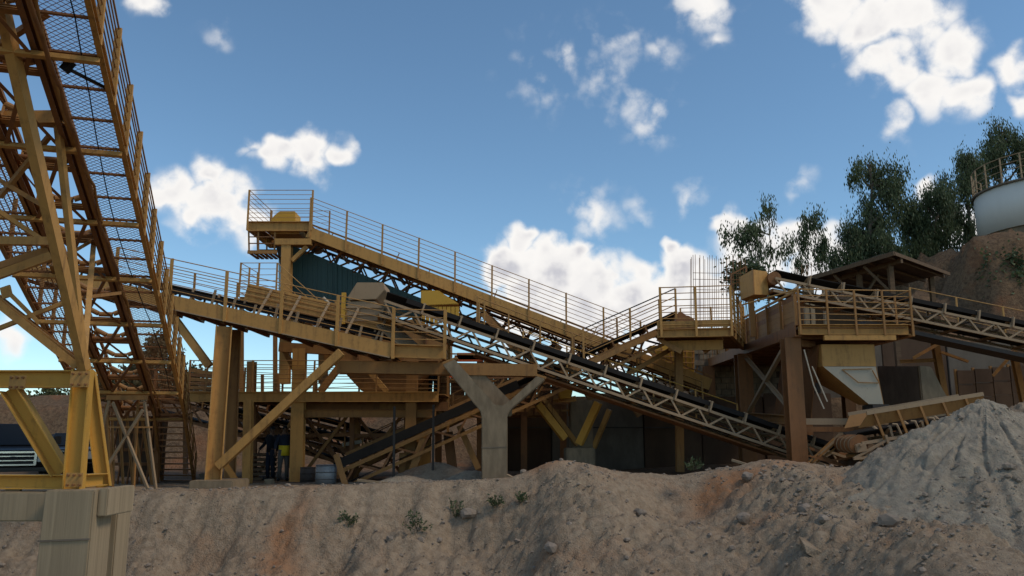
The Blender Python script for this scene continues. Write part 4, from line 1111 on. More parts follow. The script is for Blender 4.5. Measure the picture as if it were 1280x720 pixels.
ES = thing('conveyor_stands', 'pair of tan raking legs under the low rising conveyor', 'support', tuple(W(520, 600, 24.8)), TG)
beam('leg', W(512, 598, 25.4), W(530, 548, 25.4), .22, .22, 'brown', ES, 'I', up=(0, -1, 0))
beam('leg', W(503, 598, 25.7), W(504, 566, 25.7), .22, .22, 'brown', ES, 'I', up=(0, -1, 0))
beam('leg', W(598, 586, 25.9), W(574, 532, 25.9), .18, .2, 'brown', ES, 'I', up=(0, -1, 0))
beam('leg', W(566, 590, 26.3), W(560, 540, 26.3), .3, .2, 'rust', ES, 'I', up=(0, -1, 0))
for (xx, tp) in ((492, 470), (541, 468)):
    nm = thing('dark_post', 'thin dark post beside the low conveyor, ' + ('nearer the drum' if xx < 500 else 'nearer the forked pier'), 'post', tuple(W(xx, 600, 24.0)), 'thin dark posts')
    beam('shaft', W(xx, 600, 24.0), W(xx + 1, tp + 38, 24.0), .065, .065, 'darksteel', nm)
    beam('foot_plate', W(xx - 3, 601, 24.0), W(xx + 3, 601, 24.0), .2, .03, 'darksteel', nm)
# E lower supports near the head, beside the amber block
HE = thing('head_trestle', 'tan trestle under the head of the rising conveyor', 'support', tuple(W(790, 585, 26)), TG)
beam('column', W(850, 590, 26.6), W(848, 428, 26.6), .24, .24, 'brown', HE, 'I', up=(0, -1, 0))
beam('brace', W(780, 470, 25.9), W(846, 432, 26.5), .14, .14, 'brown', HE, 'L')

# service walkway slung under the upper conveyor, and its raking struts
SW = thing('service_walkway', 'brown railed service walkway slung below the upper conveyor', 'walkway', tuple(W(880, 520, 27)), 'railed platforms')
wa_, wb_ = W(886, 516, 27.3), W(596, 406, 27.3)
su, ss_, sv__, sL = frame3(wa_, wb_)
SP = lambda l, a, b: wa_ + su * l + ss_ * a + sv__ * b
beam('stringer', SP(0, 0, 0), SP(sL, 0, 0), .08, .16, 'brown', SW, 'C2', up=sv__)
beam('stringer', SP(0, -.7, 0), SP(sL, -.7, 0), .08, .16, 'rust', SW, 'C', up=sv__)
for i in range(24):
    beam('tread', SP(sL * (i + .5) / 24, -.02, .04), SP(sL * (i + .5) / 24, -.68, .04), .2, .03, 'brown', SW, up=sv__)
handrail(SW, [SP(.2, .05, 0), SP(sL, .05, 0)], .95, 3, 1.2, .05, .05, .026, 'brown', 'rail')
handrail(SW, [SP(.2, -.75, 0), SP(sL, -.75, 0)], .95, 3, 1.2, .05, .05, .026, 'rust')
for (xa, ya, xb, yb, yy) in ((604, 392, 652, 446, 27.9), (612, 398, 668, 452, 28.6), (700, 432, 652, 500, 28.4), (760, 456, 800, 520, 28.4), (690, 430, 740, 500, 29.2)):
    beam('raking_strut', W(xa, ya, yy), W(xb, yb, yy), .22, .22, 'brown', SW, 'I', up=(0, -1, 0))

# ------------------------------------------------------------------ railed head platform F
YF = 24.2
F_ = thing('head_platform', 'railed steel platform at the head of the rising conveyor', 'platform', tuple(W(870, 590, YF)), 'railed platforms')
fz = W(870, 411, YF).z
f0, f1 = V((W(824, 414, YF).x, YF + .35, fz)), V((W(914, 410, YF).x, YF, fz))
f2 = V((W(929, 430, YF).x * 28.2 / YF, 28.2, fz)); f3 = f2 + (f0 - f1)
beam('edge_beam', f0 + V((0, 0, -.10)), f1 + V((0, 0, -.10)), .12, .26, 'tan', F_, 'C2')
beam('toe_board', f0 + V((0, 0, .17)), f1 + V((0, 0, .17)), .03, .20, 'tan', F_)
beam('edge_beam', f1 + V((0, .02, -.10)), f2 + V((0, 0, -.10)), .12, .26, 'brown', F_, 'C2')
beam('edge_beam', f0 + V((0, .02, -.10)), f3 + V((0, 0, -.10)), .12, .26, 'brown', F_, 'C')
for i in range(6):
    t0, t1 = (i + .04) / 6, (i + .96) / 6
    q = lambda t: f1.lerp(f2, t) + V((0, 0, .02))
    a_, b_ = f0.lerp(f3, (t0 + t1) / 2), f1.lerp(f2, (t0 + t1) / 2)
    beam('floor_plate', a_ + V((0, 0, .03)), b_ + V((0, 0, .03)), .64, .03, 'brown', F_)
    beam('joist', a_ + V((0, 0, -.14)), b_ + V((0, 0, -.14)), .07, .14, 'brown', F_, 'I')
beam('drop_plate', f0.lerp(f1, .2) + V((0, .6, -.42)), f0.lerp(f1, .95) + V((0, .6, -.42)), .06, .3, 'tan', F_)
handrail(F_, [f0 + V((.12, -.07, 0)), f1 + V((0, -.07, 0)), f2 + V((.06, 0, 0))], 1.32, 6, 1.05, .07, .05, .026, 'tan', 'tan', low=.22)
handrail(F_, [f3 + V((.1, 0, 0)), f2], 1.32, 5, .9, .05, .05, .022, 'rail', low=.22)
beam('raker', f0 + V((.1, .5, -.2)), W(852, 440, YF + .6), .1, .14, 'brown', F_)
beam('raker', f1 + V((-.1, .7, -.2)), W(880, 440, YF + 1), .1, .14, 'brown', F_)
# end cover of the head drum
bmx = bmesh.new(); c = W(858, 408, YF + .8)
bmesh.ops.create_cone(bmx, cap_ends=True, segments=20, radius1=.36, radius2=.36, depth=.9, matrix=Matrix.Translation(c + V((0, .6, .02))) @ Matrix.Rotation(R(90), 4, 'X'))
bm_obj('head_drum', bmx, 'rust', F_)

# amber hopper wall in shade behind E's head
AH = thing('amber_hopper', 'amber steel hopper side in the shade below the head platform', 'hopper', tuple(W(840, 480, 28.6)))
prism('side', [W(812, 432, 29.6), W(868, 430, 29.6), W(868, 470, 29.6), W(840, 468, 29.6)], (0, .9, 0), 'amber', AH, .02)
for k in range(6):
    beam('rib', W(816 + k * 10, 434, 29.55), W(826 + k * 8, 462, 29.55), .05, .05, 'brown', AH)
for k in range(4):
    beam('rail', W(815, 438 + k * 7, 29.5), W(868, 440 + k * 7, 29.5), .03, .03, 'brown', AH, 'rod')

# ------------------------------------------------------------------ right tower with hopper
TW = thing('hopper_tower', 'brown steel tower with mesh screened side walls carrying the hopper', 'tower', tuple(W(990, 580, 23.4)))
X0, X1, Y0, Y1 = 8.25, 11.5, 23.0, 34.0
zt2 = W(1005, 413, 23.0).z
beam('side_beam', V((X0, Y0, zt2)), V((X0, Y1, zt2)), .2, .34, 'rust', TW, 'C2')
beam('front_beam', V((X0 + .02, Y0, zt2 + .02)), V((X1 - .05, Y0, zt2 + .02)), .16, .30, 'tan', TW, 'C2')
beam('front_lip', V((X0 + .7, Y0 - .04, zt2 - .22)), V((X1 - .5, Y0 - .04, zt2 - .22)), .12, .14, 'tan', TW)
beam('far_beam', V((X1, Y0, zt2)), V((X1, Y1, zt2)), .2, .34, 'brown', TW, 'C')
for i in range(11):
    y_ = Y0 + .5 + i
    beam('floor_plate', V((X0 + .15, y_, zt2 + .08)), V((X1 - .15, y_, zt2 + .08)), .96, .03, 'rust', TW)
    beam('joist', V((X0 + .1, y_, zt2 - .10)), V((X1 - .1, y_, zt2 - .10)), .1, .2, 'rust', TW, 'I')
# screened side wall facing left: frame, slats and dark mesh panels
for i in range(8):
    y_ = Y0 + .1 + i * 1.3
    beam('wall_post', V((X0 - .02, y_, zt2 + .17)), V((X0 - .02, y_, zt2 + 1.12)), .07, .07, 'brown', TW)
for k in range(6):
    for i in range(7):
        y_ = Y0 + .1 + i * 1.3
        beam('wall_slat', V((X0 + .05, y_ + .03, zt2 + .24 + k * .155)), V((X0 + .05, y_ + 1.27, zt2 + .24 + k * .155)), .02, .150, 'brown' if (i + k) % 5 else 'rust', TW, up=(0, 0, 1))
beam('wall_top', V((X0, Y0, zt2 + 1.15)), V((X0, Y1 - 1, zt2 + 1.15)), .06, .06, 'tan', TW)
# front rail
handrail(TW, [V((X0 + .03, Y0 - .09, zt2 + .17)), V((X1, Y0 - .09, zt2 + .12))], 1.02, 5, .78, .05, .05, .026, 'rail', 'brown', low=.3)
handrail(TW, [V((X1, Y0 - .05, zt2 + .12)), V((X1, Y0 + 2.5, zt2 + .12))], 1.02, 5, .8, .05, .05, .026, 'rail', 'brown', low=.3, first=False)
beam('skew_rail', W(928, 381, 24.2), V((X0 + .05, Y0 - .05, zt2 + 1.2)), .05, .05, 'tan', TW, 'rod')
# columns and ties
def h_col(x, y, zb, ztop, w_, mat):
    return beam('column', V((x, y, zb)), V((x, y, ztop)), w_, w_, mat, TW, 'I', up=(0, -1, 0))
h_col(8.15, 23.45, .3, zt2 - .17, .46, 'rust'); h_col(8.10, 28.2, .3, zt2 - .17, .5, 'rust'); h_col(8.10, 33.2, 2.4, zt2 - .17, .4, 'rust')
h_col(11.2, 27.0, .3, zt2 - .17, .34, 'rust'); h_col(11.2, 31.0, .3, zt2 - .17, .34, 'rust')
beam('tie_beam', V((8.12, 23.7, 2.05)), V((8.12, 28, 2.25)), .3, .26, 'brown', TW, 'I')
beam('tie_beam', V((8.4, 23.6, 2.0)), V((10.9, 23.7, 2.0)), .2, .18, 'dusty', TW, 'C')
beam('tie_beam', V((8.35, 23.62, 1.78)), V((11.1, 23.72, 1.78)), .2, .14, 'rust', TW, 'C')
beam('cross_brace', V((8.12, 23.7, 2.35)), V((8.12, 27.9, zt2 - .3)), .12, .10, 'dusty', TW, 'L')
beam('cross_brace', V((8.12, 27.9, 2.4)), V((8.12, 23.7, zt2 - .3)), .12, .10, 'dusty', TW, 'L')
beam('cross_brace', V((8.3, 23.6, .5)), V((9.6, 23.65, 1.75)), .14, .12, 'dusty', TW, 'L')
beam('cross_brace', V((10.9, 23.65, .4)), V((9.6, 23.66, 1.75)), .12, .10, 'dusty', TW, 'L')
beam('header', V((8.4, 23.5, zt2 - .32)), V((9.0, 24.0, zt2 - .32)), .2, .2, 'rust', TW)
# loose hanging flat bars
for (xa, ya, xb, yb) in ((1005, 437, 1017, 482), (1017, 482, 1030, 511), (1015, 458, 1034, 502)):
    beam('hanging_bar', W(xa, ya, 23.1), W(xb, yb, 23.1), .045, .03, 'white_plate', TW)
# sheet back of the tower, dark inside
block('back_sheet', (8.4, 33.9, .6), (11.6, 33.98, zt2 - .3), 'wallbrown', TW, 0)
# chute body between platform and hopper mouth
HP = thing('hopper', 'tapered hopper with a pale new front plate and brown side', 'hopper', tuple(W(1095, 508, 23.6)))
tz, mz, bz = zt2 - .38, W(1060, 458, 23.2).z, W(1095, 505, 23.2).z
xa, xb = W(1027, 440, 23.2).x, W(1094, 440, 23.2).x
block('collar', (xa, 23.2, mz), (xb, 25.4, tz), 'tan', HP, .012)
xc, xd = W(1086, 505, 23.3).x, W(1105, 505, 23.3).x
Tq = [V((xa + .02, 23.21, mz - .004)), V((xb - .0, 23.21, mz - .004)), V((xb, 25.4, mz - .004)), V((xa + .02, 25.4, mz - .004))]
Bq = [V((xc, 23.3, bz)), V((xd, 23.3, bz)), V((xd, 23.95, bz)), V((xc, 23.95, bz))]
def plate(nm, q, mat):
    n = (q[1] - q[0]).cross(q[3] - q[0]).normalized() * .02
    return prism(nm, q, n, mat, HP)
plate('front_plate', [Tq[0], Tq[1], Bq[1], Bq[0]], 'white_plate')
plate('side_plate', [Tq[3], Tq[0], Bq[0], Bq[3]], 'tan')
plate('side_plate', [Tq[1], Tq[2], Bq[2], Bq[1]], 'brown')
plate('rear_plate', [Tq[2], Tq[3], Bq[3], Bq[2]], 'brown')
fl_ = lambda u_, v__: Tq[0].lerp(Tq[1], u_).lerp(Bq[0].lerp(Bq[1], u_), v__) + V((0, -.025, 0))
for (u0, v0, u1, v1) in ((.3, .08, .42, .42), (.42, .42, .98, .44), (.98, .44, .9, .1), (.3, .08, .9, .06)):
    beam('hatch_edge', fl_(u0, v0), fl_(u1, v1), .02, .02, 'brown', HP)
block('outlet', (xc + .1, 23.28, bz - .22), (xd + .15, 24.0, bz - .01), 'darksteel', HP, .01)
prism('left_wall', [V((xa - .03, 23.3, tz)), V((xa - .03, 26.5, tz)), V((xa - .5, 26.5, 1.9)), V((xa - .1, 24.2, 2.0))], (.02, 0, 0), 'rust', HP)

# yellow box with inspection face above the tower's left corner, conveyor head inside
YX = thing('yellow_box', 'tan sheet steel head box above the screened tower wall', 'box', tuple(W(940, 368, 25.0)))
k0, k1, k2 = W(924, 343, 25.6), W(941, 337, 24.7), W(959, 338, 24.9)
zb_ = W(941, 368, 24.7).z
vs = [V((k0.x, k0.y, zb_ - .02)), V((k1.x, k1.y, zb_)), V((k2.x, k2.y, zb_ + .02)), V((k0.x + .42, 26.2, zb_)), V((k0.x, k0.y, k1.z - .06)), V((k1.x, k1.y, k1.z)), V((k2.x, k2.y, k1.z - .02)), V((k0.x + .42, 26.2, k1.z))]
mesh_obj('shell', vs, [[0, 1, 2, 3], [4, 5, 6, 7], [0, 1, 5, 4], [1, 2, 6, 5], [2, 3, 7, 6], [3, 0, 4, 7]], 'tan', YX)
beam('corner_strip', V((k1.x, k1.y - .012, zb_ + .01)), V((k1.x, k1.y - .012, k1.z - .01)), .03, .03, 'brown', YX)
for (a_, b_) in (((914, 343), (933, 333)), ((914, 343), (914, 372)), ((933, 333), (933, 340)), ((914, 356), (925, 352))):
    beam('frame_bar', W(*a_, 25.7), W(*b_, 25.7), .04, .04, 'rust', YX)
beam('stand', V((k1.x + .1, 25.4, zt2 + .1)), V((k1.x + .1, 25.4, zb_)), .16, .14, 'brown', YX)

# conveyor G: comes in from the right over the tower
GC = thing('incoming_conveyor', 'pale lattice truss conveyor coming in from the right over the tower', 'conveyor', tuple(W(1280, 520, 25.2)), CONVG)
gt, gh = W(1420, 446, 25.2), W(962, 352, 25.2)
PG, LG, hG = conveyor(GC, gt, gh, .9, style='truss', depth=.40, side='dusty', web='dusty', chord=.075, panel=.42, idler=1.05, bracket='dusty', belt_h=.12, webs=.05)
beam('belt_guard', PG(.3, hG - .05, .22), PG(LG - 3.4, hG - .05, .22), .03, .13, 'rubber', GC, up=frame3(gt, gh)[2])
beam('soffit_truss', PG(0, 0, -.8), PG(LG - 3, 0, -.75), .8, .12, 'darksteel', GC)
handrail(GC, [PG(2, -.9, 0), PG(LG - 5, -.9, 0)], 1.0, 2, 1.8, .05, .05, .026, 'tan')
for xx, w_ in ((1168, .2), (1266, .18)):
    beam('stand', W(xx + 14, 505, 27.0), W(xx, 425 + (xx - 1168) * .14, 26.4), w_, w_, 'brown', GC, 'I', up=(0, -1, 0))
beam('stand_brace', W(1140, 448, 26.2), W(1172, 430, 26.4), .1, .1, 'brown', GC, 'L')
beam('stand_brace', W(1240, 470, 26.4), W(1276, 430, 26.4), .1, .1, 'brown', GC, 'L')
beam('stand_brace', W(1176, 440, 26.4), W(1210, 452, 26.4), .08, .08, 'brown', GC, 'L')
beam('tie', W(1125, 452, 26.6), W(1172, 450, 26.6), .1, .12, 'brown', GC, 'I')

# feeder conveyor under the hopper, half buried by the grey heap
YQ = 22.2
Q = thing('feeder_conveyor', 'feeder conveyor under the hopper outlet half buried by the grey heap', 'conveyor', tuple(W(1075, 575, YQ)), CONVG)
qt, qh = W(1066, 554, YQ), W(1222, 528, YQ)
PQ, LQ, hQ = conveyor(Q, qt, qh, .95, style='truss', depth=.34, side='dusty', web='dusty', chord=.08, panel=.5, idler=.7, bracket=None, webs=.05, belt_h=.12, imat='dusty')
qu, qs, qv, _ = frame3(qt, qh)
for sg in (1, -1):
    prism('skirt_plate', [PQ(.05, sg * .46, .40), PQ(LQ, sg * .46, .40), PQ(LQ, sg * .58, .74), PQ(.35, sg * .58, .74)], qs * (.03 * sg), 'brown', Q)
    beam('skirt_rim', PQ(.3, sg * .6, .75), PQ(LQ, sg * .6, .75), .06, .10, 'dusty', Q, up=qv)
for i in range(5):
    beam('stay', PQ(.6 + i * .62, hQ + .06, .0), PQ(.5 + i * .62, .62, .7), .06, .05, 'brown', Q, up=(0, -1, 0))
for i in range(5):
    cable('return_bracket', [PQ(.9 + i * .5, hQ + .02, .36), PQ(1.0 + i * .5, hQ + .06, .34), PQ(1.06 + i * .5, hQ + .06, .05)], .03, 'dusty', Q)
beam('tail_drum', PQ(-.1, -.5, -.02), PQ(-.1, .56, -.02), .44, .44, 'rust', Q, 'drum')
beam('tail_shaft', PQ(-.1, -.7, -.02), PQ(-.1, .76, -.02), .09, .09, 'dusty', Q, 'rod')
for k in range(4): beam('drum_lagging', PQ(-.1, -.36 + k * .26, -.02), PQ(-.1, -.30 + k * .26, -.02), .455, .455, 'dusty', Q, 'drum')
beam('bearing_block', PQ(-.22, .66, -.1), PQ(.04, .66, -.1), .12, .2, 'dusty', Q)
beam('tail_frame', PQ(-.35, hQ + .1, -.34), PQ(.7, hQ + .1, -.42), .07, .07, 'dusty', Q)
beam('tail_frame', PQ(-.35, hQ + .1, -.34), PQ(.6, hQ + .1, -.02), .06, .06, 'dusty', Q)
beam('tail_upright', PQ(.66, hQ + .1, -.44), PQ(.62, hQ + .1, .12), .1, .06, 'dusty', Q)
for xx in (1078, 1150):
    beam('leg', W(xx, 600, YQ + .2), W(xx, 560 - (xx - 1078) * .2, YQ + .2), .12, .12, 'brown', Q, 'I')
block('dark_plinth', (W(1062, 580, 22.6).x, 22.7, .2), (W(1120, 580, 22.6).x, 23.4, W(1062, 574, 22.6).z), 'wallbrown', Q, .02)

# steel scrap and rails lying under the tower
for i, (xa, ya, xb, yb, lab) in enumerate([(1008, 580, 1042, 548, 'bent steel frame leaning by the tower column'), (1012, 570, 1060, 584, 'rusty channel lying by the tower column'), (1040, 575, 1066, 572, 'short bundle of bars beside the feeder drum')]):
    t_ = thing('scrap_steel', lab, 'scrap', tuple(W(xa, ya, 22.6)), 'scrap under the tower')
    for k in range(3):
        beam('bar', W(xa + k * 6, ya - k, 22.6 + .1 * k), W(xb + k * 5, yb + k * 3, 22.7 + .1 * k), .06, .05, 'rust' if i else 'brown', t_, 'L')

# ------------------------------------------------------------------ shed, tank, starter bars on the hill
SH = thing('open_shed', 'open sided shed with a dark sheet roof on the hill', 'shed', tuple(W(1110, 372, 31)))
n0 = W(1117, 315, 29.5)                                   # nearest roof corner
w0 = W(1004, 349, 33.5); e0_ = W(1186, 341, 35.0)
f_ = w0 + (e0_ - n0)
nx = 9
for i in range(nx):
    a, b = n0.lerp(w0, (i + .02) / nx), n0.lerp(w0, (i + .98) / nx)
    prism('roof_sheet', [a, b, b + (e0_ - n0), a + (e0_ - n0)], (0, 0, .04 + .02 * (i % 2)), 'roof', SH)
beam('fascia', n0 + V((0, -.03, -.06)), w0 + V((0, -.03, -.06)), .05, .16, 'timber', SH)
beam('fascia', n0 + V((.03, 0, -.06)), e0_ + V((.03, 0, -.06)), .05, .14, 'timber', SH)
for i in range(5):
    a = n0.lerp(w0, (i + .3) / 5)
    beam('purlin', a + V((0, 0, -.1)), a + (e0_ - n0) + V((0, 0, -.1)), .08, .12, 'timber', SH)
beam('rafter', n0.lerp(e0_, .12) + V((0, 0, -.22)), w0.lerp(f_, .12) + V((0, 0, -.22)), .12, .2, 'timber', SH)
for (tt, ss) in ((.12, .12), (.85, .12), (.12, .85), (.85, .85), (.45, .12)):
    p = n0 + (w0 - n0) * tt + (e0_ - n0) * ss
    beam('post', V((p.x, p.y, 2.5)), p + V((0, 0, -.2)), .18, .18, 'timber', SH)
for (tt, ss, d) in ((.45, .12, .9), (.12, .12, -.9), (.45, .12, -.9)):
    p = n0 + (w0 - n0) * tt + (e0_ - n0) * ss
    beam('knee_brace', p + V((0, 0, -1.4)), p + V((d, .3, -.25)), .09, .09, 'timber', SH)
block('shed_back_wall', (12.6, 36.2, 3), (19.5, 36.4, 7.6), 'wallbrown', SH, 0)

TK = thing('water_tank', 'round white water tank on the hill at the right edge', 'tank', tuple(W(1300, 300, 46)))
tl, tcx = W(1231, 260, 46), W(1312, 260, 46)
tr_ = tcx.x - tl.x
ztop, zbot, zfoot = W(1231, 241, 46).z, W(1231, 293, 46).z, 10.2
def tube(nm, r, za, zb, mat, parent, seg=48, r2=None):
    bm = bmesh.new()
    bmesh.ops.create_cone(bm, cap_ends=True, segments=seg, radius1=r, radius2=r2 or r, depth=zb - za, matrix=Matrix.Translation((tcx.x, 46, (za + zb) / 2)))
    o = bm_obj(nm, bm, mat, parent)
    for f in o.data.polygons: f.use_smooth = abs(f.normal.z) < .5
    return o
tube('shell', tr_, zbot, ztop, 'white', TK)
tube('base_ring', tr_ * .985, zfoot - 1.5, zbot - .01, 'concrete', TK, r2=tr_ * .97)
tube('rim', tr_ * 1.03, ztop, ztop + .12, 'concrete_dark', TK)
pts = [V((tcx.x + tr_ * math.cos(a), 46 + tr_ * math.sin(a), ztop + .12)) for a in np.linspace(R(120), R(350), 15)]
handrail(TK, pts, 1.5, 3, 1.2, .07, .06, .04, 'dusty')

RB = thing('rebar_cage', 'standing cage of bare starter bars beside the head platform', 'rebar', tuple(W(890, 430, 33.3)), 'starter bars')
rr_ = random.Random(2)
for row, yy in ((0, 33.1), (1, 33.9)):
    for i in range(13):
        xx = 862 + i * 5.6 + row * 2.2
        a = W(xx, 440, yy); tp = W(xx + rr_.uniform(-1.5, 1.5), 318 + rr_.uniform(0, 6), yy)
        beam('bar', V((a.x, yy, 4.6)), tp, .022, .022, 'rust', RB, 'rod')
    for yy_ in (341, 349, 362, 385):
        beam('tie_bar', W(866, yy_, yy - .03), W(928, yy_ + 1, yy - .03), .022, .022, 'rust', RB, 'rod')
RB2 = thing('rebar_cage', 'thin starter bars rising beside the shed roof', 'rebar', tuple(W(1003, 360, 33)), 'starter bars')
for i in range(7):
    xx = 994 + i * 3.2
    beam('bar', V((W(xx, 360, 31).x, 31, 5.0)), W(xx + rr_.uniform(-2, 2), 326 + rr_.uniform(0, 10), 31), .02, .02, 'rust', RB2, 'rod')
for i, (xx, tp) in enumerate(((1006, 348), (1013, 347), (1030, 352))):
    beam('stub', V((W(xx, 365, 30.5).x, 30.5, 5.0)), W(xx, tp, 30.5), .16, .16, 'concrete', RB2)

# ------------------------------------------------------------------ trees
def tree(name, label, base, lobes, nleaf, mat='leaf', group='eucalyptus trees on the hill', seed=1, leaf=(.26, .034), droop=.72, trunk_r=.16, cluster=.50, per=22):
    """lobes: (centre, rx, rz); tapered trunk with limbs to every lobe, leaves hung in twig clusters"""
    r = random.Random(seed); base = V(base)
    root = thing(name, label, 'tree', tuple(base), group)
    vs = []; fs = []
    def limb(pts, r0, r1, ns=6):
        b = len(vs); n = len(pts)
        for i, p in enumerate(pts):
            d = (pts[min(i + 1, n - 1)] - pts[max(i - 1, 0)]).normalized(); x = d.cross(V((.9, .3, .1))).normalized(); y = d.cross(x)
            rad = r0 + (r1 - r0) * i / (n - 1)
            for j in range(ns): vs.append(p + (x * math.cos(j * 6.2832 / ns) + y * math.sin(j * 6.2832 / ns)) * rad)
        for i in range(n - 1):
            for j in range(ns): fs.append([b + i * ns + j, b + i * ns + (j + 1) % ns, b + (i + 1) * ns + (j + 1) % ns, b + (i + 1) * ns + j])
    def wander(a, b, n, s):
        out = []
        for i in range(n + 1):
            t = i / n; out.append(a.lerp(b, t) + V((r.uniform(-s, s), r.uniform(-s, s), r.uniform(-s, s))) * (0 if i in (0, n) else 1) + V((0, 0, .12 * (b - a).length * math.sin(t * math.pi) * .3)))
        return out
    top = max((V(c) for c, _, _ in lobes), key=lambda c: c.z)
    spine = wander(base, top, 7, .22)
    limb(spine, trunk_r, trunk_r * .25)
    ends = []
    for c, rx, rz in lobes:
        c = V(c); k = min(range(1, 7), key=lambda i: abs(spine[i].z - (c.z - rz * 1.1)) + .0 * i)
        limb(wander(spine[k], c, 5, .16), trunk_r * .5, trunk_r * .12, 5)
        for q in range(5):
            e = c + V((r.gauss(0, .5) * rx, r.gauss(0, .5) * rx, r.gauss(0, .5) * rz))
            limb(wander(c, e, 3, .1), trunk_r * .16, trunk_r * .05, 4); ends.append(e)
    mesh_obj('trunk', vs, fs, 'bark', root, True)
    subl = []
    for c, rx, rz in lobes:
        for q in range(6):
            d = V((r.uniform(-1, 1), r.uniform(-1, 1), r.uniform(-1, 1))); d = d / max(1, d.length)
            k_ = r.uniform(.32, .58); subl.append((V(c) + V((d.x * rx, d.y * rx, d.z * rz)) * .8, rx * k_, rz * k_))
    lobes = subl
    tot = sum(rx * rx * rz for _, rx, rz in lobes)
    lv = []; lf = []
    for c, rx, rz in lobes:
        c = V(c); nc = max(3, int(nleaf / per * rx * rx * rz / tot))
        for q in range(nc):
            while True:
                d = V((r.uniform(-1, 1), r.uniform(-1, 1), r.uniform(-1, 1)))
                if d.length < 1: break
            d = d * (.55 + .45 * d.length)
            cc = c + V((d.x * rx, d.y * rx, d.z * rz)); cs_ = cluster * r.uniform(.5, 1.3)
            for k in range(per):
                p = cc + V((r.gauss(0, .36) * cs_, r.gauss(0, .36) * cs_, r.gauss(0, 1.0) * cs_ - .5 * cs_))
                ax = V((r.gauss(0, 1), r.gauss(0, 1), r.gauss(0, 1))).normalized().lerp(V((0, 0, -1)), droop).normalized()
                sd = ax.cross(V((r.gauss(0, 1), r.gauss(0, 1), r.gauss(0, 1)))).normalized()
                L_ = leaf[0] * r.uniform(.6, 1.4); w_ = leaf[1] * r.uniform(.7, 1.4); b = len(lv)
                lv.extend([p, p + ax * L_ * .5 + sd * w_, p + ax * L_, p + ax * L_ * .5 - sd * w_]); lf.append([b, b + 1, b + 2, b + 3])
    me = bpy.data.meshes.new('crown'); me.from_pydata([tuple(v) for v in lv], [], lf); me.materials.append(M[mat])
    link('crown', me, I4, root)
    return root
def lob(px, py, Y, rx, rz): return (W(px, py, Y), rx * Y / FPX, rz * Y / FPX)
YTR = 50
def tb(px, Y): 
    x = (px - 640) / FPX * Y * 1.02; return V((x, Y, ground_z(x, Y) - .3))
tree('eucalyptus_tree', 'thin sparse young eucalyptus left of the shed', tb(952, 46), [lob(962, 265, 46, 12, 14), lob(930, 288, 46, 26, 9), lob(950, 290, 46, 16, 9), lob(968, 312, 46, 14, 8), lob(948, 318, 46, 14, 8), lob(910, 290, 46, 9, 7), lob(985, 302, 46, 9, 7)], 2600, seed=2, trunk_r=.07, per=12, cluster=.42)
tree('eucalyptus_tree', 'wispy bare stemmed eucalyptus between the sparse one and the dense ones', tb(1020, 47), [lob(1008, 278, 47, 9, 14), lob(1000, 300, 47, 8, 20), lob(1020, 275, 47, 10, 12), lob(1025, 310, 47, 10, 20), lob(1000, 325, 47, 10, 14)], 2600, seed=3, trunk_r=.06, per=12, cluster=.4)
tree('eucalyptus_tree', 'tall drooping eucalyptus with a leaning crown behind the shed', tb(1090, 50), [lob(1085, 207, 50, 20, 14), lob(1110, 212, 50, 26, 15), lob(1070, 220, 50, 14, 10), lob(1100, 240, 50, 26, 20), lob(1095, 262, 50, 24, 18), lob(1120, 255, 50, 14, 26), lob(1085, 290, 50, 30, 20), lob(1062, 290, 50, 22, 24), lob(1050, 315, 50, 20, 20), lob(1095, 320, 50, 36, 20), lob(1125, 228, 50, 14, 10)], 21000, seed=4, trunk_r=.2)
tree('eucalyptus_tree', 'broad dark eucalyptus filling the gap beside the tank', tb(1160, 51), [lob(1150, 255, 51, 24, 18), lob(1170, 250, 51, 26, 22), lob(1140, 275, 51, 22, 24), lob(1165, 290, 51, 34, 28), lob(1185, 270, 51, 20, 34), lob(1150, 320, 51, 34, 22), lob(1190, 315, 51, 20, 26)], 22000, seed=5, mat='leaf', trunk_r=.2)
tree('eucalyptus_tree', 'slim eucalyptus just left of the white tank', tb(1212, 52), [lob(1205, 200, 52, 14, 14), lob(1220, 205, 52, 18, 18), lob(1200, 225, 52, 16, 20), lob(1218, 240, 52, 14, 26), lob(1180, 228, 52, 12, 16), lob(1205, 270, 52, 12, 26), lob(1218, 290, 52, 10, 26)], 9500, seed=6, trunk_r=.16)
tree('eucalyptus_tree', 'tallest rounded eucalyptus rising behind the white tank', tb(1258, 54), [lob(1252, 165, 54, 22, 14), lob(1240, 175, 54, 14, 12), lob(1268, 172, 54, 16, 14), lob(1255, 195, 54, 28, 22), lob(1280, 200, 54, 22, 26), lob(1240, 210, 54, 18, 20), lob(1300, 190, 54, 24, 30)], 13000, seed=7, trunk_r=.22)
tree('hill_bush', 'dark bush behind the tan head box', tb(935, 40), [lob(932, 345, 40, 22, 12), lob(950, 350, 40, 16, 10)], 2500, group='bushes', seed=8, leaf=(.2, .07), droop=.2, trunk_r=.05)
tree('hill_bush', 'dark bush on the earth bank below the tank', tb(1255, 41), [lob(1250, 345, 40, 20, 20), lob(1275, 340, 40, 20, 24), lob(1268, 370, 40, 22, 18)], 4500, group='bushes', seed=9, leaf=(.2, .07), droop=.2, trunk_r=.05)
tree('far_bush', 'olive bush on the far bank behind the pickup', tb(60, 66), [lob(40, 504, 66, 18, 8), lob(65, 498, 66, 22, 11), lob(90, 500, 66, 18, 12), lob(60, 512, 66, 40, 8), lob(108, 506, 66, 16, 10)], 7000, mat='leaf2', group='bushes', seed=10, leaf=(.28, .1), droop=.1, trunk_r=.08, cluster=.6)
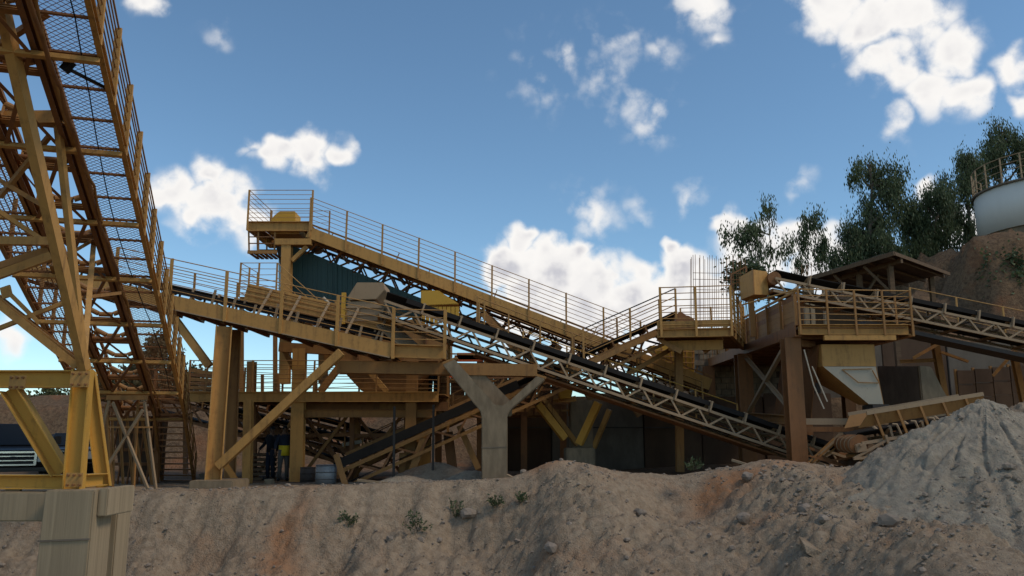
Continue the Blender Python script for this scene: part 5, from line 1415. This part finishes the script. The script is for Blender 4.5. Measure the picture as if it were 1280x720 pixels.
tree('far_bush', 'dry brown tree seen through the stair of the tall conveyor', tb(200, 58), [lob(200, 440, 58, 20, 18), lob(185, 455, 58, 18, 14), lob(210, 460, 58, 18, 16), lob(195, 480, 58, 26, 12), lob(165, 468, 58, 16, 10)], 6000, mat='dryleaf', group='bushes', seed=12, leaf=(.28, .09), droop=.2, trunk_r=.12)
tree('far_bush', 'low bushes on the far bank left of the stair', tb(150, 62), [lob(140, 478, 62, 20, 14), lob(125, 492, 62, 18, 12), lob(240, 470, 62, 16, 12)], 4000, mat='leaf2', group='bushes', seed=13, leaf=(.28, .1), droop=.1, trunk_r=.08)

# small weeds rooted in the bank
def weed(px, py, h_, label, seed):
    Y = bank_depth(px, py); p = W(px, py, Y); r = random.Random(seed)
    t_ = thing('weed', label, 'plant', tuple(p), 'weeds on the bank')
    vs = []; fs = []; sv = []; sf = []
    for i in range(9):
        d = V((r.gauss(0, .6), r.gauss(-.2, .4), r.uniform(.5, 1))).normalized(); L_ = h_ * r.uniform(.6, 1.1)
        e = p + d * L_; n = d.cross(V((r.gauss(0, 1), r.gauss(0, 1), 0))).normalized() * .006
        b = len(sv); m2 = d.cross(n).normalized() * .006
        sv.extend([p + n, p + m2, p - n - m2, e + n * .4, e + m2 * .4, e - n * .4 - m2 * .4]); sf.extend([[b, b + 1, b + 4, b + 3], [b + 1, b + 2, b + 5, b + 4], [b + 2, b, b + 3, b + 5]])
        for k in range(16):
            q = p.lerp(e, r.uniform(.25, 1)) + V((r.gauss(0, .03), r.gauss(0, .03), r.gauss(0, .03))); ax = (d + V((r.gauss(0, .8), r.gauss(0, .8), r.gauss(0, .6)))).normalized()
            s_ = ax.cross(V((r.gauss(0, 1), r.gauss(0, 1), r.gauss(0, 1)))).normalized(); l_ = r.uniform(.05, .11); b = len(vs)
            vs.extend([q, q + ax * l_ * .5 + s_ * l_ * .22, q + ax * l_, q + ax * l_ * .5 - s_ * l_ * .22]); fs.append([b, b + 1, b + 2, b + 3])
    mesh_obj('stems', sv, sf, 'bark', t_); mesh_obj('leaves', vs, fs, 'leaf', t_)
weed(436, 656, .34, 'small dark tuft growing on the bank left of centre', 1)
weed(522, 664, .5, 'taller green weed hanging on the bank below the low conveyor', 2)
weed(568, 648, .42, 'weed sprouting from the eroded crack below the forked pier', 3)
weed(622, 634, .34, 'dry weed just below the shaft of the forked pier', 4)
weed(868, 588, .3, 'grey twiggy weed in front of the dark retaining wall', 5)
weed(652, 628, .26, 'small weed right of the forked pier foot', 6)

# slab of crust sticking out of the slope at the lower right
dpt = bank_depth(1030, 692)
CR = thing('crust_slab', 'broken slab of crust sticking out of the slope near the lower right', 'slab', tuple(W(1030, 700, dpt)))
cp = [W(1004, 680, dpt + .1), W(1022, 688, dpt), W(1040, 697, dpt - .02), W(1056, 713, dpt - .1), W(1050, 716, dpt - .1), W(1030, 706, dpt - .05), W(1008, 692, dpt)]
prism('plate', cp, (0.02, .30, .10), 'earth', CR, .01)

# ------------------------------------------------------------------ vehicles
M['carpaint'] = plain('black_car_paint', (.016, .013, .013), rough=.28, bump=0, spec=.4, var=.1)
M['chrome'] = plain('chrome', (.80, .80, .80), rough=.2, bump=0, metal=1, var=.1)
mg, tg, bg_ = mat_base('windscreen_glass'); bg_.inputs['Base Color'].default_value = (.012, .013, .014, 1); bg_.inputs['Roughness'].default_value = .2; bg_.inputs['Specular IOR Level'].default_value = .25
M['glass'] = mg
M['lens'] = plain('headlamp_lens', (.45, .42, .36), rough=.2, bump=0, spec=.6)
M['tyre'] = plain('tyre', (.02, .02, .02), rough=.9, bump=0)
def vehicle(name, label, cx_, fy, z, w_, L_, hood_h, roof_h, cat, pickup=True, yaw=0):
    """nose towards the viewer at depth fy"""
    t_ = thing(name, label, cat, (cx_, fy, z), 'parked vehicles')
    def P_(x, y, zz): return V((cx_ + x, fy + y, z + zz))
    hw_ = w_ / 2
    def loft(nm, secs, mat, bevel=.05):
        bm = bmesh.new(); rings = []
        for y, hx, z0, z1, top in secs:
            rings.append([bm.verts.new(P_(a, y, b)) for a, b in ((-hx, z0), (hx, z0), (hx, z1 - .10), (top, z1), (-top, z1), (-hx, z1 - .10))])
        for i in range(len(rings) - 1):
            for j in range(6): bm.faces.new([rings[i][j], rings[i][(j + 1) % 6], rings[i + 1][(j + 1) % 6], rings[i + 1][j]])
        bm.faces.new(rings[0]); bm.faces.new(rings[-1][::-1])
        bmesh.ops.recalc_face_normals(bm, faces=bm.faces)
        bmesh.ops.bevel(bm, geom=list(bm.edges), offset=bevel, segments=2, affect='EDGES')
        return bm_obj(nm, bm, mat, t_, True)
    hb = hood_h
    loft('body', [(.06, hw_ * .93, .42, hb - .10, hw_ * .80), (.35, hw_, .38, hb - .02, hw_ * .86), (1.35, hw_, .38, hb + .06, hw_ * .90), (L_ - .05, hw_, .42, hb + (.10 if pickup else 0), hw_ * .92)], 'carpaint')
    cab_end = 3.6 if pickup else L_ - .7
    bm = bmesh.new()
    lo = [P_(-hw_ * .92, 1.25, hb + .03), P_(hw_ * .92, 1.25, hb + .03), P_(hw_ * .93, cab_end, hb + .05), P_(-hw_ * .93, cab_end, hb + .05)]
    hi = [P_(-hw_ * .74, 2.0, roof_h), P_(hw_ * .74, 2.0, roof_h), P_(hw_ * .76, cab_end - .3, roof_h), P_(-hw_ * .76, cab_end - .3, roof_h)]
    a = [bm.verts.new(v) for v in lo]; b = [bm.verts.new(v) for v in hi]
    bm.faces.new(a[::-1]); bm.faces.new(b)
    for i in range(4): bm.faces.new([a[i], a[(i + 1) % 4], b[(i + 1) % 4], b[i]])
    bmesh.ops.bevel(bm, geom=list(bm.edges), offset=.05, segments=2, affect='EDGES')
    bm_obj('cab', bm, 'carpaint', t_, True)
    n = V((0, -.72, .69)) * .02
    def inset(q, k):
        c_ = sum(q, V()) / 4; return [c_ + (p - c_) * k for p in q]
    prism('windscreen', [p + n for p in inset([lo[0], lo[1], hi[1], hi[0]], .88)], n * .4, 'glass', t_)
    for sg, q in ((1, [lo[1], lo[2], hi[2], hi[1]]), (-1, [lo[0], lo[3], hi[3], hi[0]])):
        prism('side_window', [p + V((sg * .02, 0, .006)) for p in inset(q, .80)], (sg * .006, 0, 0), 'glass', t_)
        m_ = prism('mirror', [P_(sg * (hw_ + .06), 1.42, hb + .10), P_(sg * (hw_ + .26), 1.46, hb + .10), P_(sg * (hw_ + .26), 1.46, hb + .36), P_(sg * (hw_ + .06), 1.42, hb + .36)], (0, .12, 0), 'carpaint', t_, .02)
        beam('stalk', P_(sg * (hw_ - .08), 1.5, hb + .12), P_(sg * (hw_ + .12), 1.48, hb + .16), .04, .04, 'black', m_)
        hl = prism('headlight', [P_(sg * hw_ * .64, .02, hb - .42), P_(sg * hw_ * .93, .05, hb - .42), P_(sg * hw_ * .93, .07, hb - .14), P_(sg * hw_ * .64, .04, hb - .14)], (0, .08, 0), 'lens', t_, .015)
        for y in (.95, L_ - 1.1):
            wh = beam('wheel', P_(sg * (hw_ - .26), y, .38), P_(sg * (hw_ + .01), y, .38), .78, .78, 'tyre', t_, 'drum')
            beam('rim', P_(sg * (hw_ - .02), y, .38), P_(sg * (hw_ + .025), y, .38), .46, .46, 'chrome', wh, 'drum')
    # chrome grille with bars and a plain oval badge
    g = prism('grille', [P_(-hw_ * .60, .03, hb - .52), P_(hw_ * .60, .03, hb - .52), P_(hw_ * .60, .05, hb - .10), P_(-hw_ * .60, .05, hb - .10)], (0, .05, 0), 'black', t_, .01)
    for zz, th in ((hb - .12, .055), (hb - .24, .028), (hb - .37, .032), (hb - .50, .045)):
        beam('grille_bar', P_(-hw_ * .60, .0, zz), P_(hw_ * .60, .0, zz), .06, th, 'chrome', g)
    for sg in (-1, 1):
        beam('grille_end', P_(sg * hw_ * .58, -.003, hb - .51), P_(sg * hw_ * .59, -.003, hb - .11), .07, .06, 'chrome', g)
    bmx = bmesh.new(); bmesh.ops.create_cone(bmx, cap_ends=True, segments=20, radius1=.5, radius2=.46, depth=1, matrix=Matrix.Translation(P_(0, -.045, hb - .30)) @ Matrix.Rotation(R(90), 4, 'X') @ Matrix.Diagonal((.26, .12, .03, 1)))
    bm_obj('badge', bmx, 'black', g)
    prism('bumper', [P_(-hw_ * .98, -.08, .40), P_(hw_ * .98, -.08, .40), P_(hw_ * .98, -.08, hb - .58), P_(-hw_ * .98, -.08, hb - .58)], (0, .22, 0), 'carpaint', t_, .03)
    t_.matrix_basis = WM[t_] @ Matrix.Rotation(yaw, 4, 'Z')
    return t_
pk = W(17, 566, 25.0)
vehicle('pickup_truck', 'black pickup truck with a chrome barred grille behind the trestle beam', pk.x, 25.0, .12, 2.02, 5.4, 1.10, 1.86, 'truck', True, R(30))
vehicle('parked_car', 'dark parked car glimpsed behind the yellow trestle column', -16.6, 30.6, .2, 1.85, 4.4, .95, 1.5, 'car', False, R(24))

# ------------------------------------------------------------------ people
M['skin'] = plain('skin', (.14, .075, .045), rough=.6, bump=0, var=.1)
M['navy'] = plain('navy_overall', (.022, .028, .045), rough=.9, var=.3)
M['trousers'] = plain('grey_trousers', (.12, .11, .10), rough=.9, var=.3)
M['darkcloth'] = plain('dark_trousers', (.018, .018, .022), rough=.9, var=.3)
M['vest'] = plain('yellow_vest', (.70, .52, .03), rough=.8, var=.15)
M['paleshirt'] = plain('pale_shirt', (.42, .46, .52), rough=.9, var=.15)
def skin_mesh(name, joints, edges, mat, parent, root_i=0, sub=2):
    me = bpy.data.meshes.new(name); me.from_pydata([tuple(j[0]) for j in joints], edges, [])
    o = link(name, me, I4, parent); me.materials.append(M[mat])
    md = o.modifiers.new('skin', 'SKIN'); md.use_smooth_shade = True
    sl = me.skin_vertices[0].data if me.skin_vertices else None
    if sl is None:
        me.attributes.new; 
    for i, j in enumerate(joints):
        me.skin_vertices[0].data[i].radius = (j[1], j[2] if len(j) > 2 else j[1])
        me.skin_vertices[0].data[i].use_root = (i == root_i)
    o.modifiers.new('subdivision', 'SUBSURF').levels = sub
    o.modifiers['subdivision'].render_levels = sub
    return o
def tube_mesh(name, rings, mat, parent, ns=12):
    """rings: (centre, rx, ry) horizontal-ish ellipses joined and capped"""
    vs = []; fs = []
    for c_, rx, ry in rings:
        for j in range(ns):
            a = j * 2 * math.pi / ns; vs.append(V(c_) + V((rx * math.cos(a), ry * math.sin(a), 0)))
    n = len(rings)
    for i in range(n - 1):
        for j in range(ns): fs.append([i * ns + j, i * ns + (j + 1) % ns, (i + 1) * ns + (j + 1) % ns, (i + 1) * ns + j])
    fs += [list(range(ns))[::-1], list(range((n - 1) * ns, n * ns))]
    return mesh_obj(name, vs, fs, mat, parent, True)
def limb_tube(name, pts, mat, parent, ns=8):
    """pts: (centre, radius) chain"""
    vs = []; fs = []; n = len(pts)
    for i, (c_, r_) in enumerate(pts):
        d = (V(pts[min(i + 1, n - 1)][0]) - V(pts[max(i - 1, 0)][0])).normalized(); x = d.cross(V((.1, .95, .2))).normalized(); y = d.cross(x)
        for j in range(ns): a = j * 2 * math.pi / ns; vs.append(V(c_) + (x * math.cos(a) + y * math.sin(a)) * r_)
    for i in range(n - 1):
        for j in range(ns): fs.append([i * ns + j, i * ns + (j + 1) % ns, (i + 1) * ns + (j + 1) % ns, (i + 1) * ns + j])
    fs += [list(range(ns))[::-1], list(range((n - 1) * ns, n * ns))]
    return mesh_obj(name, vs, fs, mat, parent, True)
def body_mesh(parent, mat, o_, h, la, ra, turn=0):
    """one continuous figure: metaball-free union of tapered tubes remeshed into a single skin"""
    s = h / 1.75
    mb = bpy.data.metaballs.new('figure'); mb.resolution = .035; mb.threshold = .35
    return None
def person(label, at_, h, turn, top, legs, vest=None, arms=((.22, .02, -.02), (.30, -.18, .05))):
    """standing figure: skinned body with fingers, face, hair and clothing as children"""
    s = h / 1.75; root = thing('person', label, 'person', tuple(at_), 'workers')
    q = Matrix.Rotation(turn, 3, 'Z')
    def P_(x, y, z): return V(at_) + q @ V((x * s, y * s, z * s))
    J = []; E2 = []
    def j(p, r1, r2=None): J.append((P_(*p), r1 * s, (r2 or r1) * s)); return len(J) - 1
    pel = j((0, 0, .95), .14, .10); wa = j((0, 0, 1.12), .125, .09); chs = j((0, -.01, 1.32), .15, .10); nk0 = j((0, 0, 1.46), .07, .06); nk = j((0, 0, 1.53), .052); hd = j((0, -.015, 1.62), .078, .088); ht = j((0, -.01, 1.70), .07, .08)
    E2 += [(pel, wa), (wa, chs), (chs, nk0), (nk0, nk), (nk, hd), (hd, ht)]
    hands = []
    for sg, (ax, ay, az) in zip((1, -1), arms):
        sh = j((sg * .17, 0, 1.43), .06); el = j((sg * (.17 + ax * .35), ay * .5 + .03, 1.16), .042); wr = j((sg * (.17 + ax * .35 + .02), ay - .06, .93 + az), .03); pm = j((sg * (.17 + ax * .35 + .02), ay - .08, .86 + az), .036, .02)
        E2 += [(nk0, sh), (sh, el), (el, wr), (wr, pm)]
        for k, (dx, ln) in enumerate(((-.03, .065), (-.01, .075), (.01, .07), (.03, .055))):
            f1_ = j((sg * (.17 + ax * .35 + .02), ay - .08 + dx, .82 + az), .009); f2_ = j((sg * (.17 + ax * .35 + .01), ay - .085 + dx, .82 + az - ln * .6), .008); f3_ = j((sg * (.17 + ax * .35 - .01), ay - .09 + dx, .82 + az - ln), .007)
            E2 += [(pm, f1_), (f1_, f2_), (f2_, f3_)]
        th1 = j((sg * (.17 + ax * .35), ay - .13, .86 + az), .010); th2 = j((sg * (.16 + ax * .35), ay - .145, .82 + az), .009)
        E2 += [(pm, th1), (th1, th2)]
    for sg in (1, -1):
        hp = j((sg * .09, 0, .88), .095); kn = j((sg * .11, -.02, .50), .062); an = j((sg * .12, .02, .10), .042); toe = j((sg * .14, -.13, .045), .042, .035)
        E2 += [(pel, hp), (hp, kn), (kn, an), (an, toe)]
    me = bpy.data.meshes.new('body'); me.from_pydata([tuple(a[0]) for a in J], E2, [])
    o = link('body', me, I4, root); me.materials.append(M['skin'])
    o.modifiers.new('skin', 'SKIN').use_smooth_shade = True
    sv_ = me.skin_vertices[0].data if len(me.skin_vertices) else None
    if sv_ is not None:
        for i, a in enumerate(J): sv_[i].radius = (a[1], a[2]); sv_[i].use_root = (i == 0)
    sb = o.modifiers.new('subdivision', 'SUBSURF'); sb.levels = 1; sb.render_levels = 1
    tube_mesh('shirt', [(P_(0, 0, .92), .17 * s, .12 * s), (P_(0, 0, 1.1), .165 * s, .115 * s), (P_(0, 0, 1.32), .20 * s, .13 * s), (P_(0, 0, 1.44), .16 * s, .10 * s), (P_(0, 0, 1.49), .07 * s, .065 * s)], top, root)
    for sg, (ax, ay, az) in zip((1, -1), arms):
        limb_tube('sleeve', [(P_(sg * .14, 0, 1.44), .075 * s), (P_(sg * .19, .0, 1.38), .07 * s), (P_(sg * (.17 + ax * .35), ay * .5 + .03, 1.16), .056 * s), (P_(sg * (.17 + ax * .35 + .02), ay - .05, .96 + az), .045 * s)], top, root)
        limb_tube('trouser_leg', [(P_(sg * .07, 0, .98), .11 * s), (P_(sg * .09, 0, .85), .108 * s), (P_(sg * .11, -.02, .50), .078 * s), (P_(sg * .12, .02, .09), .062 * s)], legs, root)
        limb_tube('boot', [(P_(sg * .12, .06, .055), .05 * s), (P_(sg * .13, -.03, .055), .055 * s), (P_(sg * .14, -.17, .045), .042 * s)], 'black', root)
        limb_tube('ear', [(P_(sg * .078, .0, 1.60), .012 * s), (P_(sg * .086, .0, 1.63), .018 * s), (P_(sg * .082, 0, 1.66), .01 * s)], 'skin', root)
        limb_tube('eye', [(P_(sg * .03, -.090, 1.635), .006 * s), (P_(sg * .03, -.098, 1.635), .009 * s), (P_(sg * .03, -.102, 1.635), .004 * s)], 'black', root)
    limb_tube('nose', [(P_(0, -.09, 1.64), .008 * s), (P_(0, -.108, 1.605), .014 * s), (P_(0, -.09, 1.598), .008 * s)], 'skin', root)
    limb_tube('mouth', [(P_(-.025, -.088, 1.57), .006 * s), (P_(0, -.094, 1.568), .008 * s), (P_(.025, -.088, 1.57), .006 * s)], 'rust', root)
    tube_mesh('hair', [(P_(0, .012, 1.64), .083 * s, .092 * s), (P_(0, .012, 1.70), .08 * s, .09 * s), (P_(0, .01, 1.745), .055 * s, .06 * s), (P_(0, .01, 1.76), .02 * s, .02 * s)], 'black', root)
    if vest:
        tube_mesh('vest', [(P_(0, 0, .80), .19 * s, .14 * s), (P_(0, 0, 1.0), .18 * s, .13 * s), (P_(0, 0, 1.12), .178 * s, .127 * s)], vest, root)
    return root
gw = W(353, 604, 26.0)
person('worker in dark overalls with a yellow garment at the waist under the platform', (gw.x, 26.0, ground_z(gw.x, 26.0)), 1.72, .35, 'navy', 'trousers', 'vest')
person('worker in dark clothes standing just left of the one with the yellow garment', (gw.x - .55, 26.5, ground_z(gw.x - .55, 26.5)), 1.70, -.5, 'darkcloth', 'navy')
person('figure in a pale shirt and dark trousers on the low platform', (W(541, 490, 27.6).x, 27.6, zi + .095), 1.70, .8, 'paleshirt', 'darkcloth')

# ------------------------------------------------------------------ odds and ends in the shade of the plant
def drum(px, y0, y1, Y, wpx, mat, label):
    a, b = W(px, y0, Y), W(px, y1, Y); r_ = wpx / 2 * Y / FPX
    t_ = thing('oil_drum', label, 'drum', tuple(a), 'drums')
    g = ground_z(a.x, Y)
    beam('shell', V((a.x, Y, min(a.z, g + .02))), V((a.x, Y, b.z)), r_ * 2, r_ * 2, mat, t_, 'drum')
    for k in (0.02, .33, .66, .98):
        z = a.z + (b.z - a.z) * k; beam('hoop', V((a.x, Y, z - .012)), V((a.x, Y, z + .012)), r_ * 2.06, r_ * 2.06, mat, t_, 'drum')
drum(407, 607, 581, 24.2, 25, 'barrel', 'grey steel drum standing at the foot of the low conveyor')
drum(384, 607, 584, 25.2, 18, 'darksteel', 'dark drum just left of the grey drum')
def box_thing(px, y0, y1, Y, w_, d_, mat, label, nm='crate', rot=0):
    a, b = W(px, y0, Y), W(px, y1, Y)
    t_ = thing(nm, label, nm.replace('_', ' '), tuple(a), 'blocks and boxes on the terrace')
    g = ground_z(a.x, Y) - .02
    block('body', (a.x - w_ / 2, Y, g), (a.x + w_ / 2, Y + d_, b.z), mat, t_, .015)
    beam('lid_edge', (a.x - w_ / 2, Y - .004, b.z - .03), (a.x + w_ / 2, Y - .004, b.z - .03), .012, .04, mat, t_)
box_thing(335, 608, 599, 24.4, .24, .24, 'concrete', 'small pale concrete block left of the workers', 'concrete_block')
box_thing(258, 605, 592, 25.4, .5, .4, 'concrete_dark', 'grey block behind the tall tan column', 'concrete_block')
box_thing(560, 604, 588, 24.6, .9, .5, 'concrete_dark', 'tilted looking dark slab under the low conveyor', 'concrete_block')
pl = thing('leaning_plank', 'rust brown plank leaning against the tail of the low conveyor', 'plank', tuple(W(431, 606, 23.9)), 'planks')
beam('board', W(432, 607, 23.8), W(420, 568, 24.1), .17, .05, 'brown', pl, up=(0, -1, 0))
for i, (xa, ya, xb, yb, lab) in enumerate([(634, 594, 642, 598, 'short bar leaning at the foot of the forked pier'), (915, 575, 938, 582, 'pale stick lying before the tower column'), (447, 600, 500, 606, 'thin timber lying under the low conveyor'), (8, 611, 26, 613, 'timber packing under the trestle beam')]):
    t_ = thing('loose_timber', lab, 'timber', tuple(W(xb, yb, 21.4)), 'planks')
    beam('board', W(xa, ya, 21.6 if i < 3 else 13.1), W(xb, yb, 21.3 if i < 3 else 13.1), .06, .06, 'dusty', t_)
# pallets stacked in the dark
for k, (px, lab) in enumerate(((326, 'old pallet stack left of the workers'),)):
    t_ = thing('pallet_stack', lab, 'pallets', tuple(W(px, 604, 26.8)))
    z = ground_z(W(px, 604, 26.8).x, 26.8)
    for i in range(6):
        for s in range(5): beam('slat', V((W(px, 600, 26.8).x - .5 + s * .24, 26.6, z + .08 + i * .15)), V((W(px, 600, 26.8).x - .5 + s * .24, 27.4, z + .08 + i * .15)), .1, .02, 'timber', t_)
        beam('runner', V((W(px, 600, 26.8).x - .56, 26.65, z + .03 + i * .15)), V((W(px, 600, 26.8).x + .52, 26.65, z + .03 + i * .15)), .08, .08, 'timber', t_)
# orange screen sheets and yellow bits behind the truss conveyor
OS = thing('orange_screen', 'orange screen panels behind the truss conveyor', 'panel', tuple(W(585, 480, 27.4)))
for (x0, x1, y0, y1) in ((568, 604, 452, 444), (571, 602, 449.5, 441), (560, 575, 472, 460), (597, 610, 468, 462)):
    a, b = W(x0, y0, 27.4), W(x1, y1, 27.4)
    block('sheet', (a.x, 27.4, a.z), (b.x, 27.46, b.z), 'orange', OS, .004)
for y_ in (442, 456, 474): beam('frame_bar', W(556, y_, 27.38), W(620, y_ + 2, 27.38), .05, .05, 'brown', OS)
for x_ in (560, 606): beam('frame_post', W(x_, 600, 27.36), W(x_, 438, 27.36), .08, .08, 'brown', OS)
# dark steel lattice deep under the centre of the plant
UL = thing('under_frame', 'dark jumble of braced steelwork behind the forked pier', 'frame', tuple(W(660, 590, 27.5)))
for i in range(12):
    xa = 590 + i * 11
    beam('post', W(xa, 520, 27.2 + (i % 3) * .5), W(xa + 3, 462 + (i * 7) % 20, 27.2 + (i % 3) * .5), .07, .07, 'rust', UL, 'L')
for i in range(6):
    beam('tie', W(584, 474 + i * 8, 27.2 + (i % 2) * .6), W(712, 468 + i * 9, 27.2 + (i % 2) * .6), .06, .07, 'brown' if i % 2 else 'rust', UL, 'L')
for i in range(5):
    beam('brace', W(600 + i * 20, 512, 27.1), W(630 + i * 18, 474, 27.1), .06, .06, 'brown', UL, 'L')
beam('bearer', W(560, 524, 27.4), W(720, 498, 27.6), .12, .18, 'tan', UL, 'I')
prism('yellow_hood', [W(700, 498, 26.8), W(698, 490, 26.8), W(706, 486, 26.8), W(716, 488, 26.8), W(714, 498, 26.8)], (0, .6, 0), 'amber', UL, .01)
